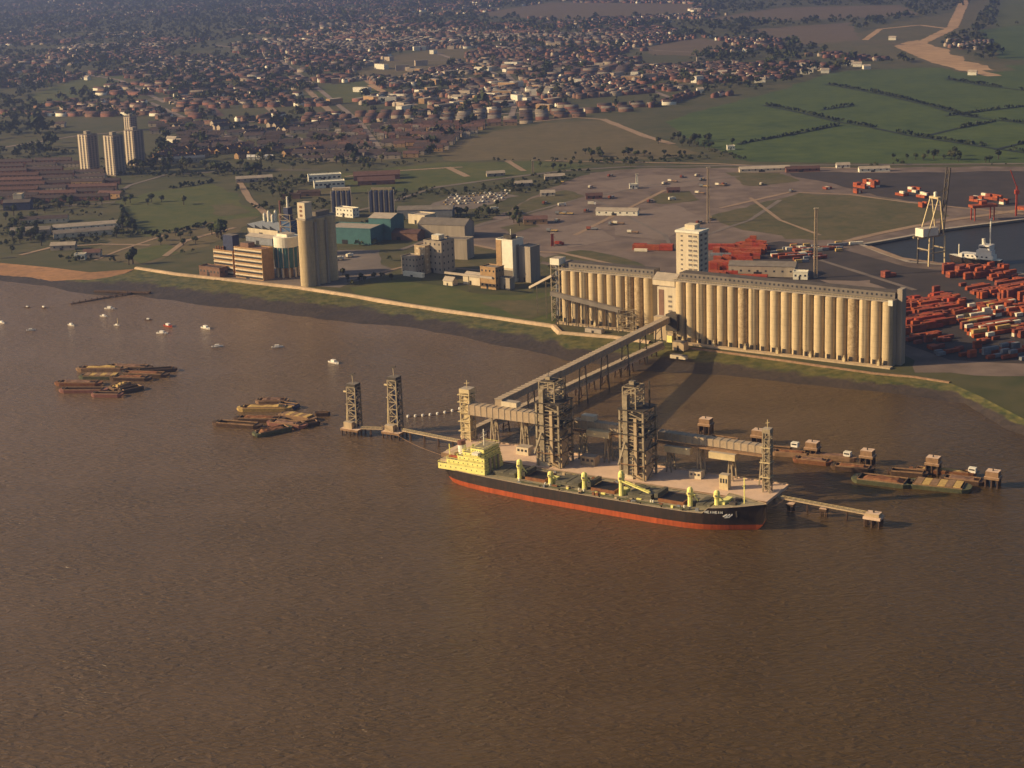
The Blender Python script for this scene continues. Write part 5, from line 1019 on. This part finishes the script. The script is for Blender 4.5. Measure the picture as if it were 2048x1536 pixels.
stack(1770,556,2,2,2,30,[O,Bn],'in the small lone stack on the dark yard','s',1)
def ORD(n):
    a_ = ['zeroth','first','second','third','fourth','fifth','sixth','seventh','eighth','ninth','tenth','eleventh','twelfth','thirteenth','fourteenth','fifteenth','sixteenth','seventeenth','eighteenth','nineteenth']
    if n < 20: return a_[n]
    t_ = ['twent','thirt','fort','fift','sixt','sevent','eight','ninet'][n//10-2]
    return t_+'ieth' if n % 10 == 0 else t_+'y-'+a_[n % 10]
def fillyard(poly, deg, mix, where, lvl, pr, lane=4, seed=0):
    pw = [W(*p) for p in poly]; rot = Matrix.Rotation(R(deg),3,'Z'); inv = rot.transposed(); lp = [inv@p for p in pw]; x0 = min(p.x for p in lp); x1 = max(p.x for p in lp); y0 = min(p.y for p in lp); y1 = max(p.y for p in lp); r = random.Random(seed)
    row = 0; y = y0
    while y < y1:
        x = x0+r.uniform(0,3); tone = r.choice(mix)
        while x < x1:
            q = rot@Vector((x,y,LAND+.3)); px_ = PX(q)
            if inpoly(np.array([px_]), poly)[0] and noise.noise(q*.03+Vector((seed,0,0))) > -.28 and r.random() < pr:
                for k in range(max(1, min(lvl, int(lvl*(.55+.9*noise.noise(q*.022+Vector((9,seed,0))))+r.random())))):
                    c = tone if r.random() < .6 else r.choice(mix); PLACED.append((q.length+k*.01, c, 's', q+Vector((0,0,2.62*k)), deg+r.uniform(-.6,.6), f'{c} container, {["bottom","second","third"][k]} layer, {ORD(row+1)} row {where}', where))
            x += 6.3 if r.random() < .85 else 9
        row += 1; y += 2.6 if row % lane else 9.5
fillyard([(1800,600),(1870,585),(1930,610),(1900,650),(1805,672)], 25, [O,Rd,O,Bn], 'of the silo-end block', 3, .9, 5, 1)
fillyard([(1880,545),(1935,532),(2060,560),(2060,605),(1960,600)], 28, [O,O,Bn,O,Bn], 'of the dock-ship stacks', 3, .85, 3, 2)
fillyard([(1905,640),(1960,608),(2060,600),(2060,690),(1960,695)], 25, [O,O,Bn,O,Wh,Hy], 'of the right-edge block', 2, .82, 4, 3)
fillyard([(1805,680),(1900,660),(1960,698),(2060,700),(2060,725),(1880,715)], 25, [Gr,Bn,O,Bn,O], 'of the yard-foot group', 2, .55, 3, 4)
fillyard([(1530,512),(1570,492),(1640,480),(1690,492),(1660,515),(1590,528)], 10, [O,Bn,Wh,Hy,Gr], 'of the yard-mast group', 2, .6, 2, 5)
fillyard([(1408,548),(1425,505),(1500,480),(1530,500),(1450,562),(1415,564)], -14, [O,Rd,O], 'of the warehouse block', 3, .85, 5, 6)
stack(1265,500,3,3,2,-16,[Rd,O],'in the red stack left of the headhouse','l',1); stack(1268,503,1,1,1,-16,[Wh],'at the front foot of the red stack','l',1)
stack(1415,500,3,3,2,-12,[O,Rd],'in the orange stack right of the headhouse','l',1); stack(1420,512,2,1,1,-12,[Gr],'in front of the orange stack','l',1); stack(1415,556,4,3,2,-14,[O,Rd],'in the orange rows just above the silo roof','l',.95); stack(1430,562,3,1,1,-14,[Wh,O],'at the front of the orange rows above the silo roof','l',.7)
stack(1545,515,6,2,1,10,[Bn,Wh,O],'in the scattered row beside the yard mast','s',.75); stack(1590,505,6,3,1,8,[O,Bn,Wh,Gr],'in the group above the yard mast','s',.7); stack(1640,500,4,2,1,8,[Bn,O],'in the group left of the dock corner','s',.7); stack(1700,490,2,1,1,8,[Wh],'by the dock corner','s',1)
for px, py, n, l2 in [(1706,374,3,2),(1725,372,3,3),(1706,386,1,2),(1790,390,2,2),(1815,383,2,2),(1832,394,2,2),(1836,414,1,2),(1938,402,2,2),(1958,396,4,2),(1998,408,1,2),(2030,418,2,1),(1645,378,1,1)]:
    stack(px,py,n,3,l2,-60,[O,Wh,O,Bn],f'in the far yard stack {["left","middle","right"][(px>1760)+(px>1900)]} of the raised crane boom' if px < 1900 else 'in the far yard stacks at the right','s',1)
PLACED.sort(key=lambda e: e[0]); extra = MB(); CK = list(CM)
for i, (_, c, l, q, deg, lb, where) in enumerate(PLACED):
    if i < 296: tag(inst('container', CM[(c,l)], None, q, R(deg)), lb, 'container', f'{c} containers {where}')
    else:
        rot = Matrix.Rotation(R(deg),3,'Z'); me = CM[(c,l)]
        for p in me.polygons: pass
        extra.add([q+rot@v.co for v in me.vertices], [tuple(p.vertices) for p in me.polygons], [O,Bn,Wh,Gr,Rd,Hy].index(c))
o = extra.build('distant_containers', [M['orange'],M['brownc'],M['whitec'],M['greyc'],M['red'],M['hay']], kind='stuff'); o['label'] = 'remaining stacks of containers farther back in the port yard'; o['category'] = 'containers'
print('containers', len(PLACED))
def van_mesh(m):
    mb = MB(); mb.box(-2.4,1.4,-.95,.95,.45,2.2); mb.box(1.4,2.4,-.95,.95,.45,1.25); mb.add([(1.4,-.9,2.15),(1.4,.9,2.15),(2.0,.9,1.26),(2.0,-.9,1.26)], [(0,1,2,3)][::-1], 1); mb.box(-1.8,1.3,-1.0,-.955,1.4,2.0,1)
    for x in (-1.5,1.6):
        for y in (-.98,.78): mb.cyl((x,y,.38),(x,y+.2,.38),.38,n=8,mi=2)
    return mb.mesh('parked_van', [M[m],M['glass'],M['dark']])
def car_mesh(m):
    mb = MB(); mb.box(-2.1,2.1,-.85,.85,.35,.95); mb.add([(-1.5,-.8,.95),(1.1,-.8,.95),(1.1,.8,.95),(-1.5,.8,.95),(-1.1,-.65,1.45),(.5,-.65,1.45),(.5,.65,1.45),(-1.1,.65,1.45)], [(0,1,5,4),(1,2,6,5),(2,3,7,6),(3,0,4,7)], 1); mb.box(-1.1,.5,-.65,.65,1.45,1.5)
    for x in (-1.35,1.35):
        for y in (-.88,.7): mb.cyl((x,y,.32),(x,y+.18,.32),.32,n=8,mi=2)
    return mb.mesh('parked_car', [M[m],M['glass'],M['dark']])
VM = {m: van_mesh(m) for m in ('boat','whitec')}; CMm = {m: car_mesh(m) for m in ('boat','whitec','greyc','hay')}
for r_ in range(5):
    for i in range(15):
        if random.random() < .22: continue
        px, py = 905+i*8.2-r_*5+random.uniform(-1.5,1.5), 390+r_*5.2-i*.55+random.uniform(-.8,.8)
        if random.random() < .35: m = random.choice(list(VM)); tag(inst('parked_van', VM[m], None, W(px,py,z2+.02), R(random.choice([60,65,-115]))), {'boat':'white','whitec':'cream','red':'red'}[m]+' van in the crowded works car park', 'van', {'boat':'white','whitec':'cream','red':'red'}[m]+' vans in the car park')
        else: m = random.choice(list(CMm)); c = {'boat':'white','whitec':'cream','greyc':'grey','hay':'tan'}[m]; tag(inst('parked_car', CMm[m], None, W(px,py,z2+.02), R(random.choice([60,65,-115]))), c+' car in the crowded works car park', 'car', c+' cars in the car park')
for i, (px, py, lb) in enumerate([(1120,490,'red tractor unit alone in the middle yard'),(1185,410,'white lorry at the top of the middle yard'),(990,420,'white lorry on the yard below the car park'),(1125,412,'pale lorry left of the other yard lorry'),(1345,400,'white lorry near the tall yard mast'),(680,520,'white van left of the teal sheds in the works yard'),(700,514,'second white van in the works yard by the teal sheds'),(1470,548,'cream lorry beside the grey warehouse')]):
    t = thing('lorry', lb, 'lorry', W(px,py,z2+.05), R(-20+i*13)); m_ = 'red' if i == 0 else 'whitec'; MB().box(-5,1.5,-1.2,1.2,1.1,3.6).build('load_body', M[m_], t); MB().box(1.7,3.8,-1.15,1.15,.6,2.9).build('cab', M['red' if i == 0 else 'boat'], t); MB().box(3.81,3.86,-1,1,1.7,2.6).build('windscreen', M['glass'], t)
    for x in (-3.8,-2.4,2.7):
        for y in (-1.2,.9): MB().cyl((x,y,.5),(x,y+.3,.5),.5,n=8).build('wheel', M['dark'], t)
trm = MB(); trm.box(-6,6,-1.2,1.2,1.0,1.35); trm.box(-5.8,-1.5,-1.1,1.1,1.36,3.4,1); trm.box(-1.2,5.6,-1.1,1.1,1.36,2.2,2)
for x in (-4.6,-3.3,4.6):
    for y in (-1.2,.9): trm.cyl((x,y,.5),(x,y+.3,.5),.5,n=8,mi=3)
TRM = [trm.mesh('parked_trailer', [M['dsteel'],M[p1],M[p2],M['dark']]) for p1, p2 in (('whitec','plank'),('brownc','greyc'),('greyc','hay'))]
for i in range(34):
    px, py = random.uniform(1040,1620), random.uniform(350,470)
    if py > 350+(px-1000)*.3+90 or (1430 < px and py > 385): continue
    t_ = i % 3; tag(inst('parked_trailer', TRM[t_], None, W(px,py,z1+.03), R(random.choice([-20,70,60,-30]))), ['flat trailer with a white box','flat trailer with a brown box','flat trailer with a grey box'][t_]+' on the open yard', 'trailer', ['white','brown','grey'][t_]+' box trailers on the yard')
# tall yard masts
def mast(px, py, pt, label, m='beige'):
    h = HGT(px,py,pt); t = thing('lighting_mast', label, 'mast', W(px,py), 0); k = MB(); lattice(k,-1.3,1.3,-1.3,1.3,0,h,14,.55,.3,-.8,.8,-.8,.8); k.build('lattice_mast', M[m], t, kind='stuff'); MB().box(-1.8,1.8,-1.8,1.8,h,h+.5).build('platform', M[m], t)
    for x in (-1.4,0,1.4): MB().box(x-.5,x+.5,-2.1,-1.5,h+.5,h+1.4).build('lamp', M['pale'], t)
    MB().box(-1.4,1.4,-1.4,1.4,0,1.2).build('footing', M['conc2'], t)
mast(1417,446,336,'tall pale lighting mast behind the headhouse'); mast(1631,556,418,'tall lattice lighting mast behind the middle of the longer silo row'); mast(1274,376,349,'small lighting mast at the top of the yard','white'); mast(1066,346,322,'thin mast on the road bank above the car park'); mast(1105,492,468,'short mast in the yard left of the red tractor unit','red')
# container crane
cb_ = W(1862,528); t = thing('container_crane', 'tall container gantry crane with white machine house and raised dark boom on the quay', 'crane', cb_, R(28)); hC = 40
k = MB()
for x in (-9,9):
    for y in (-7,7): MB().beam((x,y,0),(x*.95,y,hC*.62),1.1).build('leg', M['csteel' if y < 0 else 'dsteel'], t)
for y in (-7,7): MB().beam((-9,y,11),(9,y,11),1.0).build('portal_beam', M['steel'], t)
for x in (-9,9): MB().beam((x,-7,14),(x,7,14),1.0).build('portal_beam', M['steel'], t)
for y in (-5,5): MB().beam((-9,y,hC*.62),(2,y,hC*1.42),.9).build('apex_strut', M['csteel'], t); MB().beam((9,y,hC*.62),(4,y,hC*1.42),.9).build('apex_strut', M['csteel'], t)
MB().box(1,5,-5.5,5.5,hC*1.42,hC*1.46).build('apex_beam', M['csteel'], t); MB().box(2,4,-1,1,hC*1.46,hC*1.56).build('apex_cabin', M['white'], t)
MB().box(-14,3,-5,5,hC*.64,hC*.64+7,0,1).build('machine_house', [M['white'],M['roofpale']], t)
for y in (-3,3): MB().beam((-18,y,hC*.62),(11,y,hC*.62),1.2,1.6).build('girder', M['steel'], t)
bo = MB()
for y in (-2.2,2.2):
    bo.beam((11,y,hC*.62),(17,y,hC*2.05),1.0)
    for q in range(8): bo.beam((11+.75*q,y,hC*(.62+.178*q)),(11+.75*(q+1),-y,hC*(.62+.178*(q+1))),.5)
bo.build('raised_boom', M['dsteel'], t, kind='stuff'); k = MB()
for y in (-2,2): k.beam((3,y,hC*1.44),(15,y,hC*1.6),.35)
k.build('boom_stay', M['dsteel'], t, kind='stuff')
t = thing('quay_crane', 'slim red quay crane at the right picture edge beyond the dock', 'crane', W(2032,432), 0); MB().beam((0,0,0),(0,0,30),1.6).build('tower', M['red'], t); MB().beam((0,0,28),(-7,0,46),.9).build('jib', M['red'], t); MB().box(-2,2,-2,2,22,26).build('cab', M['red'], t)
t = thing('quay_gantry', 'low orange gantry on the far quay above the dock ship', 'crane', W(1965,440), R(10))
for x in (-10,10):
    for y in (-4,4): MB().beam((x,y,0),(x,y,13),1).build('leg', M['red'], t)
MB().box(-13,13,-5,5,13,15.5).build('bridge', M['orange'], t); MB().box(-3,3,-3,3,15.6,19).build('trolley', M['orange'], t)
# dock ship
t = thing('dock_ship', 'white ship with dark hull and tall mast lying in the dock basin', 'ship', W(1950,525,1.8), R(-38)); t.scale = (1.25,1.25,1.25); mb = MB(); xs = [-19,-15,-6,8,15,19]; ws = [.4,3,4.6,4.6,3.8,2.6]; vs_ = []
for x, w in zip(xs,ws): vs_ += [(x*.94,-w*.8,-.4),(x,-w,3.4+(.9 if x < -14 else 0)),(x,w,3.4+(.9 if x < -14 else 0)),(x*.94,w*.8,-.4)]
mb.add(vs_, [(4*i+a,4*i+4+a,4*i+5+a,4*i+1+a) for i in range(5) for a in (0,2)]+[(20,21,22,23),(3,2,1,0)], 0); mb.add(vs_, [(4*i+1,4*i+5,4*i+6,4*i+2) for i in range(5)], 1); mb.build('hull', [M['hullb'],M['white']], t)
MB().box(-10,14,-3.8,3.8,3.6,6.4,0).build('deckhouse', M['boat'], t); MB().box(2,13,-3.4,3.4,6.42,9.6).build('deckhouse', M['boat'], t); MB().box(4,12,-4,4,9.62,13.5).build('bridge', M['boat'], t); MB().cyl((6,0,13.5),(5.6,0,17.5),1.4,1.2,10).build('funnel', M['white'], t); MB().beam((10.5,0,13.5),(10.5,0,32),.8).build('mast', M['white'], t); MB().beam((-12,0,4),(-12,0,12),.5).build('fore_mast', M['white'], t)
for i in range(6): MB().box(-8+i*3.4,-6.6+i*3.4,-3.86,-3.805,4.6,5.6).build('window', M['glass'], t)
MB().box(4.4,11.6,-4.06,-4.005,11.4,12.6).build('bridge_window', M['glass'], t)
# slight far woods on the skyline are part of the distant tree mass
# ---------------------------------------------------------------- haze
hm = bpy.data.materials.new('haze_air'); hm.use_nodes = True; hn, hl = hm.node_tree.nodes, hm.node_tree.links
hn.remove(hn['Principled BSDF']); pv = hn.new('ShaderNodeVolumePrincipled'); pv.inputs['Color'].default_value = (.42,.54,1.0,1); pv.inputs['Density'].default_value = 1.05e-4; pv.inputs['Anisotropy'].default_value = 0.6
hl.new(pv.outputs[0], hn['Material Output'].inputs['Volume'])
hz = MB().box(-14500,14500,-2000,22500,-4,312).build('haze', hm); hz['kind'] = 'stuff'; hz['label'] = 'thin bluish haze filling the air over the river and town'; hz['category'] = 'haze'

# things that share a label are told apart by their order across the view
from collections import defaultdict
bpy.context.view_layer.update(); same = defaultdict(list)
for o in scene.objects:
    if o.parent is None and 'label' in o and 'group' in o: same[o['label']].append(o)
for lb, os_ in same.items():
    if 1 < len(os_) <= 99:
        os_.sort(key=lambda o: PX(o.matrix_world.translation)[0])
        for i, o in enumerate(os_):
            if len((lb+' x x x x').split()) <= 16: o['label'] = lb+', '+ORD(i+1)+' from the left'
